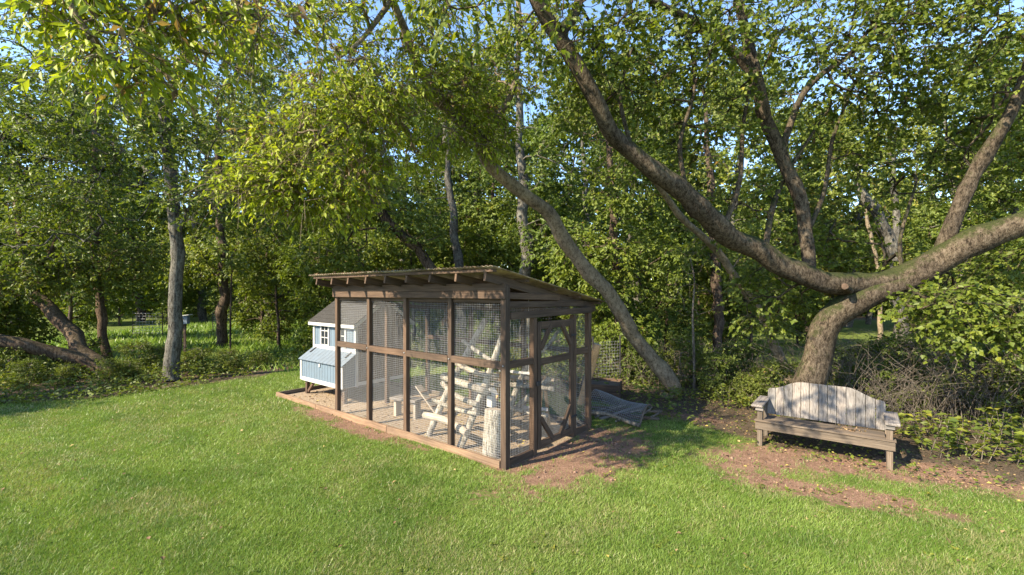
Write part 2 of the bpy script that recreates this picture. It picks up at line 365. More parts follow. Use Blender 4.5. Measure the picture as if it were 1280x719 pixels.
def sprays(ends, edir, rng, twigs=4, tl=0.45, per=10, L=0.09, droop=0.35, wid=0.5, tb=None, up=0.9, tlo=0.0, thi=1.0, flat=0.55, brown=0.0):
    n_ = len(ends) * twigs
    e = np.repeat(ends, twigs, 0); d = unit(np.repeat(edir, twigs, 0) * 0.8 + rng.normal(0, 0.75, (n_, 3)) * np.array([1, 1, 0.7]))
    ln = tl * rng.uniform(0.5, 1.25, n_); ct = rng.uniform(0, 1, n_) * 0.5 + np.repeat(rng.uniform(0, 1, len(ends)), twigs) * 0.5
    d2 = unit(d + np.array([0, 0, -droop]))
    if tb is not None:
        for i in range(n_):
            tb.add(np.stack([e[i], e[i] + d[i] * ln[i] * 0.5, e[i] + d[i] * ln[i] * 0.5 + d2[i] * ln[i] * 0.5]), [0.004, 0.003, 0.0015], 3, 0, None, False)
    t = rng.uniform(0.12, 1.05, (n_, per))
    pos = e[:, None] + d[:, None] * (ln[:, None] * np.minimum(t, 0.5))[..., None] + d2[:, None] * (ln[:, None] * np.maximum(t - 0.5, 0))[..., None]
    side = unit(np.cross(d, np.array([0, 0, 1.0])))[:, None] * np.where(rng.uniform(size=(n_, per)) < 0.5, 1, -1)[..., None]
    ld = unit(d2[:, None] * rng.uniform(0.3, 1.1, (n_, per, 1)) + side * rng.uniform(0.3, 1.0, (n_, per, 1)) + rng.normal(0, 0.35, (n_, per, 3)) + np.array([0, 0, -droop]))
    nr = unit(np.array([0, 0, up * 0.55]) + np.array([SUN_AZ[0], SUN_AZ[1], 0]) * 0.5 + rng.normal(0, flat, (n_, per, 3)))
    Ls = L * rng.uniform(0.55, 1.3, (n_, per))
    ti = np.clip(ct[:, None] * 0.55 + rng.uniform(0, 1, (n_, per)) * 0.45, 0, 1)
    ti = np.where(rng.uniform(size=ti.shape) < 0.012, rng.uniform(0, 0.06, ti.shape), ti * (thi - tlo) + tlo)
    if brown: ti = np.where(np.repeat(rng.uniform(size=len(ends)) < brown, twigs)[:, None] & (rng.uniform(size=ti.shape) < 0.6), rng.uniform(0, 0.07, ti.shape), ti)
    f = lambda x: x.reshape(-1, 3)
    return f(pos), f(ld), f(nr), Ls.ravel(), wid, ti.ravel()

def tree(name, limbs, targets, rng, barkm, leafm, label, cat='tree', group=None, spray=None, base=None, twig_geo=True, lobed=False, bare=0.0, **kw):
    base = np.asarray(limbs[0][0][:3]) if base is None else np.asarray(base); base = base * np.array([1, 1, 0])
    tb, ends, ed = grow([np.asarray(l, float) for l in limbs], targets, rng, **kw)
    o = empty(name, base, 0, label, cat, group)
    if bare:                                                   # some twigs have lost their leaves
        kb = rng.uniform(size=len(ends)) < bare
        sprays(ends[kb], ed[kb], rng, tb=tb, **{**(spray or {}), 'twigs': 6, 'tl': 0.7}); ends, ed = ends[~kb], ed[~kb]
    s = sprays(ends, ed, rng, tb=tb if twig_geo else None, **(spray or {}))
    obj('trunk', tb.mesh(name + '_wood', base), M[barkm], o)
    obj('crown', leaves_mesh(name + '_leaves', *s, base=base, lobed=lobed), M[leafm], o)
    return o
_dup_n = [0]
def copy_tree(src, loc, rz, sc, label=None, group=None, scz=None, name=None):
    o = src.copy(); COL.objects.link(o); o.location = tuple(float(v) for v in loc); o.rotation_euler = (0, 0, rz); o.scale = (sc, sc, scz or sc)
    if name: o.name = name
    if label: o['label'] = label
    if group: o['group'] = group
    for ch in list(src.children):
        c = ch.copy(); COL.objects.link(c); c.parent = o
    return o

# ------------------------------------------------------------------ setting: ground
CX, CY = -0.09, 6.14                       # near corner of the run on the ground
RUN_A = math.atan2(-0.629, 0.778)
UX = np.array([math.cos(RUN_A), math.sin(RUN_A)]); VX = np.array([-math.sin(RUN_A), math.cos(RUN_A)])
def to_uv(x, y):
    dx, dy = x - CX, y - CY; return dx * UX[0] + dy * UX[1], dx * VX[0] + dy * VX[1]
def from_uv(u, v, z=0.0): return np.array([CX + u * UX[0] + v * VX[0], CY + u * UX[1] + v * VX[1], z])
def vnoise(x, y, s, seed=0):
    x, y = np.asarray(x) * s, np.asarray(y) * s; xi, yi = np.floor(x), np.floor(y); fx, fy = x - xi, y - yi
    def h(a, b_): q = np.sin(a * 127.1 + b_ * 311.7 + seed * 74.7) * 43758.5453; return q - np.floor(q)
    fx, fy = fx * fx * (3 - 2 * fx), fy * fy * (3 - 2 * fy)
    return (h(xi, yi) * (1 - fx) + h(xi + 1, yi) * fx) * (1 - fy) + (h(xi, yi + 1) * (1 - fx) + h(xi + 1, yi + 1) * fx) * fy
def fbm(x, y, s, seed=0): return (vnoise(x, y, s, seed) + 0.5 * vnoise(x, y, s * 2.1, seed + 1) + 0.25 * vnoise(x, y, s * 4.3, seed + 2)) / 1.75
EDGE = np.array([(-40, 8.2), (-14, 9.2), (-11.05, 9.8), (-9.3, 10.4), (-8.2, 11.7), (-7.2, 12.8), (-6.4, 17), (-4.5, 18.5), (-2.6, 16), (-1.0, 12.5), (1.5, 10.2), (2.8, 8.9), (3.5, 7.7), (4.3, 6.75), (5.25, 5.95), (6.24, 5.5), (9, 4.7), (40, 1.0)])
def lawn_f(x, y): return np.clip(0.5 + (np.interp(x, EDGE[:, 0], EDGE[:, 1]) + (fbm(x, y, 0.9, 3) - 0.5) * 0.7 - y) * 0.9, 0, 1)
def blob(x, y, c, r, a=0.0):
    dx, dy = x - c[0], y - c[1]; ca, sa = math.cos(a), math.sin(a)
    return np.clip(0.5 + 0.75 * (1 - np.sqrt(((dx * ca + dy * sa) / r[0]) ** 2 + ((-dx * sa + dy * ca) / r[1]) ** 2)), 0, 1)
B0, B1 = G(950, 556), G(1112, 586)         # front feet of the bench
BA = math.atan2(B1[1] - B0[1], B1[0] - B0[0])
def dirt_f(x, y):
    u, v = to_uv(x, y); j = (fbm(x, y, 1.6, 9) - 0.5) * 1.5
    d = blob(u, v, (0.55 + 0.5 * j, 1.0), (0.95, 1.75))
    d = np.maximum(d, blob(u, v, (-3.7 + j, -0.22), (1.9, 0.30)))
    d = np.maximum(d, blob(x, y, G(1035, 612)[:2], (1.3, 0.36 + 0.25 * j), BA + 0.10))
    d = np.maximum(d, blob(x, y, G(955, 578)[:2], (0.9, 0.5 + 0.35 * j), BA + 0.35))
    d = np.maximum(d, blob(x, y, G(1030, 578)[:2], (1.2, 0.36 + 0.5 * j), BA) * 0.95)
    d = np.maximum(d, blob(x, y, G(1225, 600)[:2], (1.3, 0.40 + 0.5 * j), BA + 0.05))
    d = np.maximum(d, blob(x, y, G(850, 520)[:2], (0.9, 0.30 + 0.3 * j), -0.6) * 0.85)
    return d
def chips_f(x, y):
    u, v = to_uv(x, y); ins = np.minimum(np.minimum(u + 6.85, 0.02 - u), np.minimum(v - 0.0, 2.35 - v)); return np.clip(0.5 + ins * 8, 0, 1)
def wild_f(x, y): return np.clip(0.5 + np.minimum(y - 15.0, np.where(x < 3, 46 - y, 40 - y)) * 0.4, 0, 1) * np.clip(1.2 - 0.5 * (fbm(x, y, 0.25, 5) > 0.62), 0, 1)
def ground_z(x, y):
    near = np.clip((np.abs(x) + np.abs(y)) / 40, 0, 1)
    z = (fbm(x, y, 0.5, 1) - 0.5) * 0.05 + (fbm(x, y, 4, 2) - 0.5) * 0.018 - 0.015 * dirt_f(x, y)
    return z * (1 - chips_f(x, y) * 0.7) + near * 0
def axis(lo, hi, a, b_, step):
    mid = np.arange(a, b_ + 1e-6, step)
    def side(start, end):
        out = []; s = step; p = start; sg = 1 if end > start else -1
        while (end - p) * sg > 0: s *= 1.22; p += s * sg; out.append(p)
        return out
    return np.array(side(a, lo)[::-1] + list(mid) + side(b_, hi))
gx, gy = axis(-250, 250, -11.5, 9, 0.075), axis(-60, 300, 3.0, 13.5, 0.075)
X, Y = np.meshgrid(gx, gy); x_, y_ = X.ravel(), Y.ravel()
gv = np.stack([x_, y_, ground_z(x_, y_)], 1); nx_, ny_ = len(gx), len(gy)
ii = (np.arange(ny_ - 1)[:, None] * nx_ + np.arange(nx_ - 1)[None]).ravel()
gme = mesh_np('ground', gv, np.stack([ii, ii + 1, ii + nx_ + 1, ii + nx_], 1), None, True)
for nm, fn in (('lawn', lawn_f), ('dirt', dirt_f), ('chips', chips_f), ('wild', wild_f)):
    a = gme.attributes.new(nm, 'FLOAT', 'POINT'); a.data.foreach_set('value', fn(x_, y_).astype(np.float32))
tag(obj('ground', gme, M['ground']), 'mown lawn running into bare soil and the woodland floor', 'ground', kind='structure')

# ------------------------------------------------------------------ chicken run
RL, RW = 4.30, 2.32
run = empty('chicken_run', (CX, CY, 0), RUN_A, 'brown timber chicken run with wire mesh walls, braced door and slanting roof', 'chicken run')
def roof_z(y): return 2.675 - 0.165 * y     # top of the roof sheet
jr = np.random.default_rng(5)
def jj(s=0.004): return float(jr.normal(0, s))
def wire_panel(name, o, ex, ey, nx, ny, parent, r=0.0015, sag=0.006):
    """a welded wire panel spanned by ex and ey from o; real thin wires in one mesh"""
    o, ex, ey = (np.asarray(q, float) for q in (o, ex, ey)); nrm = unit(np.cross(ex, ey)); v, q = [], []
    ph = jr.uniform(0, 6.28, 4)
    def pt(a, b_): 
        return o + ex * a + ey * b_ + nrm * sag * (np.sin(a * 5 + ph[0]) * np.sin(b_ * 4 + ph[1]) + 0.5 * np.sin(a * 9 + b_ * 7 + ph[2]))
    def wire(pts, e_, off):
        b0 = len(v)
        for p in pts:
            for s1, s2 in ((1, 0), (-0.5, 0.87), (-0.5, -0.87)): v.append(p + e_ * s1 * r + nrm * (s2 * r + off))
        for i in range(len(pts) - 1):
            for k in range(3):
                a = b0 + i * 3 + k; c = b0 + i * 3 + (k + 1) % 3; q.append((a, c, c + 3, a + 3))
    for i in range(nx + 1): wire([pt(i / nx, t) for t in (0, 0.33, 0.66, 1)], unit(ex), 0)
    for i in range(ny + 1): wire([pt(t, i / ny) for t in (0, 0.33, 0.66, 1)], unit(ey), r * 1.5)
    me = mesh_np(name, v, q); return tag(obj(name, me, M['wire'], parent), kind='stuff')
PITCH = 0.034
def mesh_rect(a, b_, z0, z1, parent=run, p=PITCH):
    rr = 0.0015 if p == PITCH else 0.0009
    a, b_ = np.array(a, float), np.array(b_, float); w = np.linalg.norm(b_ - a)
    return wire_panel('wire_mesh', (*a, z0), (*(b_ - a), 0), (0, 0, z1 - z0), max(2, round(w / p)), max(2, round((z1 - z0) / p)), parent, rr)
# sill timbers lying on the ground
for a, b_ in ((-6.88, -5.05), (-5.04, -2.62), (-2.61, -0.05)):
    board('sill_timber', (a, -0.05, 0.03 + jj(0.005)), (b_, -0.05, 0.03 + jj(0.005)), 0.045, 0.13, M['tan'], run)
board('sill_timber', (-6.86, -0.02, 0.03), (-6.86, 2.4, 0.03), 0.04, 0.12, M['seat'], run)
board('sill_timber', (-6.84, 2.37, 0.03), (0.0, 2.37, 0.03), 0.04, 0.12, M['seat'], run)
board('sill_timber', (0.0, 0.05, 0.035), (0.0, 0.66, 0.035), 0.05, 0.12, M['brown'], run)
board('sill_timber', (0.0, 1.76, 0.035), (0.0, 2.26, 0.035), 0.05, 0.12, M['brown'], run)
posts = [-4.3 + 1.075 * i for i in range(5)]
for i, u in enumerate(posts):
    board('post', (u, 0, -0.12), (u + jj(), jj(), 2.5), 0.095 if i == 4 else 0.08, 0.10 if i == 4 else 0.08, M['brown'], run, (0, 1, 0))
    if i: obj('bolt', box_mesh('bolt', 0.02, 0.02, 0.02, 0.006), M['wire'], run, Matrix.Translation((u, -0.052, 1.40)))
for i in range(4):                          # front rails and mesh
    a, b_ = posts[i] + 0.042, posts[i + 1] - 0.042
    if i == 3: b_ -= 0.006
    z = 1.40 + jj(0.006)
    board('rail', (a, -0.008, z), (b_, -0.008, z + jj(0.004)), 0.07, 0.10, M['brown'], run)
    board('head_rail', (a, 0.03, 2.30), (b_, 0.03, 2.30), 0.05, 0.09, M['brown'], run)
    mesh_rect((a - 0.03, 0.035), (b_ + 0.03, 0.035), 1.36, 2.33)
    mesh_rect((a - 0.03, 0.036), (b_ + 0.03, 0.036), 0.06, 1.40)
for k, (z, t) in enumerate(((2.365, 0.10), (2.475, 0.115))):      # two fascia boards on the front
    board('fascia_board', (-4.37, -0.063 - 0.004 * k, z), (0.055, -0.063 - 0.004 * k, z), 0.035, t, M['brown'], run)
rear = [-4.3, -2.87, -1.43, 0.0]
for i, u in enumerate(rear):
    if i == 3: board('post', (u, RW - 0.04, -0.12), (u, RW - 0.04, 2.12), 0.09, 0.09, M['brown'], run, (0, 1, 0))
    else: board('post', (u, RW - 0.04, -0.12), (u, RW - 0.04, 2.12), 0.08, 0.08, M['brown'], run, (0, 1, 0))
for i in range(3):
    a, b_ = rear[i] + 0.042, rear[i + 1] - 0.047
    board('rail', (a, RW - 0.04, 1.36), (b_, RW - 0.04, 1.36), 0.06, 0.09, M['brown'], run)
    board('head_rail', (a, RW - 0.04, 2.07), (b_, RW - 0.04, 2.07), 0.06, 0.09, M['brown'], run)
    mesh_rect((a - 0.02, RW - 0.075), (b_ + 0.02, RW - 0.075), 0.05, 2.10, p=0.06)
# left end beside the coop
board('post', (-4.3, 1.15, -0.1), (-4.3, 1.15, 2.3), 0.08, 0.08, M['brown'], run, (0, 1, 0))
board('rail', (-4.3, 0.045, 2.25), (-4.3, RW - 0.085, 2.05), 0.05, 0.09, M['brown'], run)
mesh_rect((-4.335, 0.05), (-4.335, RW - 0.08), 0.05, 2.02, p=0.05)
# right face: jambs, header, rails, the braced door
YD0, YD1 = 0.70, 1.72
for y in (YD0 - 0.055, YD1 + 0.05):
    board('door_jamb', (0, y, -0.1), (0, y, 2.03), 0.085, 0.085, M['brown'], run, (0, 1, 0))
board('header_beam', (0.046, 0.055, 2.08), (0.046, RW + 0.01, 2.10), 0.04, 0.10, M['brown'], run)
board('header_beam', (0.0, 0.055, 2.075), (0.0, RW - 0.09, 2.09), 0.04, 0.09, M['brown'], run)
board('rail', (0, 0.055, 1.40), (0, YD0 - 0.1, 1.40), 0.06, 0.10, M['brown'], run)
board('rail', (0, YD1 + 0.095, 1.40), (0, RW - 0.09, 1.40), 0.06, 0.10, M['brown'], run)
mesh_rect((-0.035, 0.05), (-0.035, YD0 - 0.06), 0.06, 2.05); mesh_rect((-0.035, YD1 + 0.06), (-0.035, RW - 0.06), 0.06, 2.05)
wire_panel('wire_mesh', (-0.036, 0.05, 2.09), (0, RW - 0.1, 0), (0, 0, 0.16), 74, 5, run)
board('gable_rail', (0.0, 0.055, 2.36), (0.0, 1.35, 2.32), 0.03, 0.09, M['brown'], run)
board('gable_rail', (0.0, 0.055, 2.235), (0.0, 2.1, 2.215), 0.03, 0.09, M['brown'], run)
door = obj('door', box_mesh('door_stile', 1.90, 0.085, 0.042), M['brown'], run, Matrix.Translation((0.024, YD0 + 0.05, 1.015)) @ Matrix.Rotation(-math.pi / 2, 4, 'Y') @ Matrix.Rotation(0, 4, 'X'))
def dpart(nm, a, b_, w, t, up=(1, 0, 0)):
    o = board(nm, a, b_, w, t, M['brown'], run, up); o.parent = door; o.matrix_parent_inverse = door.matrix_basis.inverted(); return o
dx = 0.024
dpart('stile', (dx, YD1 - 0.05, 0.065), (dx, YD1 - 0.05, 1.965), 0.042, 0.085, (0, 1, 0))
for z in (0.12, 1.36, 1.91):
    dpart('door_rail', (dx, YD0 + 0.094, z), (dx, YD1 - 0.094, z), 0.10 if z < 1.9 else 0.11, 0.040)
for (y0, z0, y1, z1) in ((YD0 + 0.08, 1.55, YD0 + 0.36, 1.90), (YD1 - 0.08, 1.55, YD1 - 0.36, 1.90), (YD0 + 0.08, 0.52, YD0 + 0.40, 0.14), (YD1 - 0.08, 0.55, YD1 - 0.40, 0.14)):
    dpart('corner_brace', (dx + 0.012, y0, z0), (dx + 0.012, y1, z1), 0.075, 0.04)
w_ = wire_panel('wire_mesh', (0.0, YD0 + 0.03, 0.09), (0, YD1 - YD0 - 0.06, 0), (0, 0, 1.85), 32, 62, run); w_.parent = door; w_.matrix_parent_inverse = door.matrix_basis.inverted()
for z in (0.35, 1.7):
    o = obj('hinge', box_mesh('hinge', 0.012, 0.16, 0.035, 0.003), M['darkmetal'], run, Matrix.Translation((0.052, YD1 + 0.0, z))); o.parent = door; o.matrix_parent_inverse = door.matrix_basis.inverted()
o = obj('latch', box_mesh('latch', 0.03, 0.09, 0.06, 0.004), M['darkmetal'], run, Matrix.Translation((0.055, YD0 + 0.0, 1.05))); o.parent = door; o.matrix_parent_inverse = door.matrix_basis.inverted()
# rafters, purlins and corrugated sheets
for i in range(9):
    u = -4.38 + i * (4.38 - 0.02) / 8
    board('rafter', (u, -0.40, roof_z(-0.40) - 0.128), (u + jj(), 2.56, roof_z(2.56) - 0.128), 0.04, 0.12, M['brown'], run)
for y in (-0.36, 0.35, 1.08, 1.80, 2.5):
    board('purlin', (-4.50, y, roof_z(y) - 0.046), (0.12, y, roof_z(y) - 0.046), 0.085, 0.04, M['brown'], run)
npan, pw = 8, 4.72 / 8
def sheet_mesh():
    k = 36; xs = np.linspace(-0.02, pw + 0.02, k); ys = np.linspace(-0.46, 2.62, 8); zz = 0.009 * np.sin(xs / 0.076 * 2 * np.pi)
    v = np.array([(x, y, roof_z(y) - 0.012 + z) for y in ys for x, z in zip(xs, zz)]); v2 = v - np.array([0, 0, 0.003])
    i = (np.arange(7)[:, None] * k + np.arange(k - 1)[None]).ravel(); q = np.stack([i, i + 1, i + k + 1, i + k], 1)
    n_ = len(v); e = []
    for a in range(k - 1): e += [(a + 1, a, a + n_, a + 1 + n_), (7 * k + a, 7 * k + a + 1, 7 * k + a + 1 + n_, 7 * k + a + n_)]
    for r_ in range(7): e += [(r_ * k, r_ * k + k, r_ * k + k + n_, r_ * k + n_), (r_ * k + 2 * k - 1, r_ * k + k - 1, r_ * k + k - 1 + n_, r_ * k + 2 * k - 1 + n_)]
    return mesh_np('roof_sheet', np.vstack([v, v2]), np.vstack([q, q[:, ::-1] + n_, np.array(e)]), None, False)
sm = sheet_mesh()
for i in range(npan):
    obj('roof_sheet', sm, M['roof'], run, Matrix.Translation((-4.55 + i * pw, 0, 0.004 * (i % 2))))
# leaf and twig litter along the roof's front edge
q = np.random.default_rng(8); k = 420
ly = np.concatenate([q.uniform(-0.47, -0.36, 240), q.uniform(-0.47, 2.5, 180)]); lp = np.stack([q.uniform(-4.55, 0.14, k), ly, roof_z(ly) + q.uniform(-0.004, 0.010, k)], 1)
tag(obj('roof_litter', leaves_mesh('roof_litter', lp, q.normal(size=(k, 3)) * (1, 1, 0.25), np.array([0, 0, 1.0]) + q.normal(0, 0.5, (k, 3)), q.uniform(0.02, 0.05, k), 0.55, q.uniform(0, 0.6, k)), M['leaf_dry'], run), kind='stuff')

# ------------------------------------------------------------------ blue coop
coop = empty('chicken_coop', (CX, CY, 0), RUN_A, 'light blue chicken coop on legs with white trim and sloping nest box lid', 'chicken coop')
x0, x1, y0, y1, zb, zt = -6.68, -4.88, 0.76, 2.16, 0.36, 1.76
slab('floor', (x0 + 0.02, y0 + 0.02, zb), (x1 - 0.02, y1 - 0.02, zb + 0.04), M['seat'], coop)
def planks(nm, a, b_, z0, z1, cnt, axis_, at, th, material, parent, top=None):
    w = (b_ - a) / cnt
    for i in range(cnt):
        c = a + (i + 0.5) * w; zt_ = z1 if top is None else top(c)
        lo, hi = [0, 0, z0], [0, 0, zt_]
        lo[axis_], hi[axis_] = c - w / 2 + 0.004, c + w / 2 - 0.004; lo[1 - axis_], hi[1 - axis_] = at - th / 2, at + th / 2
        slab(nm, lo, hi, material, parent, 0.003)
ridge_y = (y0 + y1) / 2; ridge_z = 2.26; ev = 0.12
def gz(y): return ridge_z - abs(y - ridge_y) * (ridge_z - zt - 0.02) / (ridge_y - y0) - 0.03
planks('siding_plank', x0, x1, zb, zt, 14, 0, y0, 0.02, M['blue'], coop)
planks('siding_plank', x0, x1, zb, zt, 14, 0, y1, 0.02, M['blue'], coop)
planks('siding_plank', y0 + 0.012, y1 - 0.012, zb, zt, 11, 1, x0, 0.02, M['blue'], coop, gz)
planks('siding_plank', y0 + 0.012, y1 - 0.012, zb, zt, 11, 1, x1, 0.02, M['brown'], coop, gz)  # right wall: its shade is put into the darker plank colour
for x in (x0, x1):
    for y in (y0, y1):
        slab('corner_trim', (x - 0.035, y - 0.035, zb - 0.02), (x + 0.035, y + 0.035, zt - 0.01), M['white'], coop)
slab('skirt_board', (x0 + 0.035, y0 - 0.03, 1.06), (x1 - 0.035, y0 - 0.011, 1.15), M['white'], coop)
slab('skirt_board', (x1 + 0.011, y0 + 0.036, zb), (x1 + 0.028, y1 - 0.036, zb + 0.08), M['white'], coop)
for k, sgn in enumerate((-1, 1)):           # shingle roof, course by course
    run_l = (ridge_y - y0) + ev; sl = (ridge_z - zt) / (ridge_y - y0)
    for c in range(7):
        a, b_ = c / 7, (c + 1.25) / 7; b_ = min(b_, 1.0)
        ya, yb = ridge_y + sgn * run_l * (1 - a), ridge_y + sgn * run_l * (1 - b_)
        za, zb_ = ridge_z - run_l * (1 - a) * sl + 0.032, ridge_z - run_l * (1 - b_) * sl + 0.02
        mid = ((ya + yb) / 2, (za + zb_) / 2); ln = math.hypot(ya - yb, za - zb_); ang = math.atan2(zb_ - za, yb - ya)
        mxx = Matrix.Translation(((x0 + x1) / 2, mid[0], mid[1])) @ Matrix.Rotation(ang, 4, 'X')
        obj('shingle_course', box_mesh('shingle_course', x1 - x0 + 0.22, ln, 0.014, 0.003), M['shingle'], coop, mxx)
    ye = ridge_y + sgn * run_l; ze = ridge_z - run_l * sl
    slab('eave_trim', (x0 - 0.10, min(ye, ye - sgn * 0.02), ze - 0.055), (x1 + 0.10, max(ye, ye - sgn * 0.02), ze + 0.02), M['white'], coop)
    for x in (x0 - 0.095, x1 + 0.095):
        board('rake_trim', (x, ye - sgn * 0.021, ze - 0.02), (x, ridge_y + sgn * 0.004, ridge_z - 0.02), 0.02, 0.075, M['greywhite'], coop)
obj('ridge_cap', box_mesh('ridge_cap', x1 - x0 + 0.23, 0.14, 0.02), M['shingle'], coop, Matrix.Translation(((x0 + x1) / 2, ridge_y, ridge_z + 0.045)))
def window(xa, xb, za, zb_, cols, rows):
    f = obj('window', box_mesh('window_pane', xb - xa, 0.008, zb_ - za, 0), M['glass'], coop, Matrix.Translation(((xa + xb) / 2, y0 - 0.017, (za + zb_) / 2)))
    def sub(nm, lo, hi):
        o = slab(nm, lo, hi, M['white'], coop, 0.002); o.parent = f; o.matrix_parent_inverse = f.matrix_basis.inverted()
    for a in (xa - 0.055, xb): sub('frame_side', (a, y0 - 0.035, za - 0.055), (a + 0.055, y0 - 0.011, zb_ + 0.055))
    for z in (za - 0.055, zb_): sub('frame_end', (xa, y0 - 0.033, z), (xb, y0 - 0.011, z + 0.055))
    for i in range(1, cols): c = xa + (xb - xa) * i / cols; sub('muntin', (c - 0.01, y0 - 0.03, za), (c + 0.01, y0 - 0.012, zb_))
    for i in range(1, rows): c = za + (zb_ - za) * i / rows; sub('muntin', (xa, y0 - 0.0285, c - 0.01), (xb, y0 - 0.0125, c + 0.01))
window(-6.32, -6.02, 1.18, 1.66, 2, 3); window(-5.62, -5.30, 1.22, 1.62, 2, 2)
# nest box with hinged lid
ny, nz0, nz1, nzw = 0.44, 0.36, 0.84, 1.05
nest = slab('nest_box', (x0 + 0.03, ny + 0.02, nz0 - 0.02), (x1 - 0.03, y0 - 0.012, nz0 + 0.02), M['white'], coop)
def npart(o): o.parent = nest; o.matrix_parent_inverse = nest.matrix_basis.inverted(); return o
w = (x1 - x0 - 0.02) / 15
for i in range(15):
    c = x0 + 0.01 + (i + 0.5) * w; npart(slab('plank', (c - w / 2 + 0.004, ny - 0.01, nz0 + 0.025), (c + w / 2 - 0.004, ny + 0.012, nz1), M['blue'], coop, 0.003))
for x in (x0, x1):
    bm = bmesh.new(); vs = [bm.verts.new((x + s, y, z)) for s in (-0.012, 0.012) for y, z in ((ny, nz0), (y0 - 0.012, nz0), (y0 - 0.012, nzw), (ny, nz1))]
    for f in ((3, 2, 1, 0), (4, 5, 6, 7), (0, 1, 5, 4), (1, 2, 6, 5), (2, 3, 7, 6), (3, 0, 4, 7)): bm.faces.new([vs[k] for k in f])
    me = bpy.data.meshes.new('nest_side'); bm.to_mesh(me); bm.free(); npart(obj('side_panel', me, M['bluegrey'], coop))
    npart(slab('corner_trim', (x - 0.035, ny - 0.03, nz0 - 0.02), (x + 0.035, ny - 0.011, nz1 - 0.005), M['white'], coop))
npart(slab('bottom_trim', (x0 + 0.036, ny - 0.028, nz0 - 0.03), (x1 - 0.036, ny - 0.011, nz0 + 0.06), M['white'], coop))
npl = 12; w = (x1 - x0 + 0.12) / npl
for i in range(npl):
    c = x0 - 0.06 + (i + 0.5) * w
    npart(board('lid_board', (c, ny - 0.06, nz1 - 0.015), (c, y0 - 0.02, nzw + 0.02), w - 0.008, 0.02, M['bluegrey'], coop))
for x in (x0 + 0.12, x1 - 0.14):
    npart(board('hinge', (x, y0 - 0.19, nzw - 0.065), (x, y0 - 0.03, nzw + 0.04), 0.035, 0.012, M['darkmetal'], coop))
npart(slab('latch', (-5.84, ny - 0.035, nz1 - 0.12), (-5.79, ny - 0.011, nz1 - 0.05), M['white'], coop))
for x in (x0 + 0.08, x1 - 0.08):
    for y in (ny + 0.10, y1 - 0.08):
        board('leg', (x, y, -0.06), (x, y, zb + 0.01), 0.08, 0.08, M['brown'], coop, (0, 1, 0))
    s = 1 if x < -5.8 else -1
    board('leg_brace', (x + s * 0.045, ny + 0.10, 0.05), (x + s * 0.33, ny + 0.10, zb - 0.03), 0.05, 0.06, M['brown'], coop)

# ------------------------------------------------------------------ things inside the run
def logobj(name, a, b_, r, material, parent=None, k=10, lump=0.05, bend=0.02, cutm=None, seed=1):
    q = np.random.default_rng(seed); a, b_ = np.asarray(a, float), np.asarray(b_, float); t = np.linspace(0, 1, 8)[:, None]
    p = a + (b_ - a) * t + np.sin(t * np.pi) * q.normal(0, bend, 3); tb = Tubes(); tb.add(p, np.linspace(r, r * 0.88, 8), k, lump, q, True)
    me = tb.mesh(name); o = obj(name, me, M[material], parent)
    me.materials.append(M[cutm or 'pale'])
    for pl in me.polygons:
        if len(pl.vertices) == 3: pl.material_index = 1; pl.use_smooth = False
    return o
def inrun(name, u, v, label, cat, rz=0.0): 
    p = from_uv(u, v); return empty(name, (p[0], p[1], 0.0), RUN_A + rz, label, cat)
t = inrun('log_stump', -0.44, 0.22, 'tall upright log stump standing just inside the corner post of the run', 'stump')
logobj('log', (0, 0, -0.05), (0.02, 0.01, 0.69), 0.145, 'bark_log', t, 16, 0.05, 0.01, seed=3)
t = inrun('roosting_ladder', -1.9, 0.24, 'roosting ladder of pale peeled logs leaning inside the run', 'ladder')
PA = (np.array([0, 0, -0.03]), np.array([0.81, 0.56, 1.95])); PB = (np.array([0.87, -0.12, -0.03]), np.array([1.29, 0.46, 1.80]))
for k, (a, b_) in enumerate((PA, PB)): logobj('pole', a, b_, 0.06, 'bark_log', t, seed=10 + k, bend=0.05)
for k, (f, r, m_) in enumerate(((0.16, .062, 'pale'), (0.30, .04, 'bark_log'), (0.43, .045, 'bark_log'), (0.49, .066, 'bark_log'), (0.62, .045, 'pale'), (0.78, .035, 'bark_log'))):
    a, b_ = PA[0] + (PA[1] - PA[0]) * f, PB[0] + (PB[1] - PB[0]) * (f + 0.03 * math.sin(k * 2.3)); e = unit(b_ - a)
    logobj('rung', a - e * (0.26 - 0.03 * (k % 3)) + (0, -0.085, 0.02), b_ + e * (0.12 + 0.07 * (k % 2)) + (0, -0.085, 0.02), r, m_, t, seed=20 + k, bend=0.03)
t = inrun('branch_perch', -0.80, 0.95, 'crossed branch perch with forked pale limbs behind the corner post', 'perch')
for k, (a, b_, r) in enumerate((((0, 0, -0.03), (0.10, 0.55, 1.25), 0.055), ((-0.35, 0.1, -0.03), (0.45, 0.65, 0.95), 0.05), ((-0.6, 0.3, 0.75), (0.72, 0.35, 0.85), 0.045), ((-0.4, 0.15, 0.5), (0.70, 0.2, 0.45), 0.04), ((0.1, 0.5, 1.2), (0.55, 0.75, 1.75), 0.035), ((-0.1, -0.2, 0.0), (0.3, -0.2, 0.75), 0.04))):
    logobj('branch', a, b_, r, 'bark_log', t, seed=40 + k, bend=0.06)
t = inrun('feeder_box', -0.72, 0.52, 'small white wooden feeder box with pointed lid among the perches', 'feeder')
slab('body', (-0.055, -0.05, 0.62), (0.055, 0.05, 0.80), M['white'], t); board('lid', (-0.085, 0, 0.81), (0.0, 0, 0.91), 0.13, 0.015, M['white'], t); board('lid', (0.085, 0, 0.81), (0.0, 0, 0.912), 0.13, 0.015, M['white'], t)
slab('post', (-0.02, -0.02, -0.03), (0.02, 0.02, 0.62), M['seat'], t)
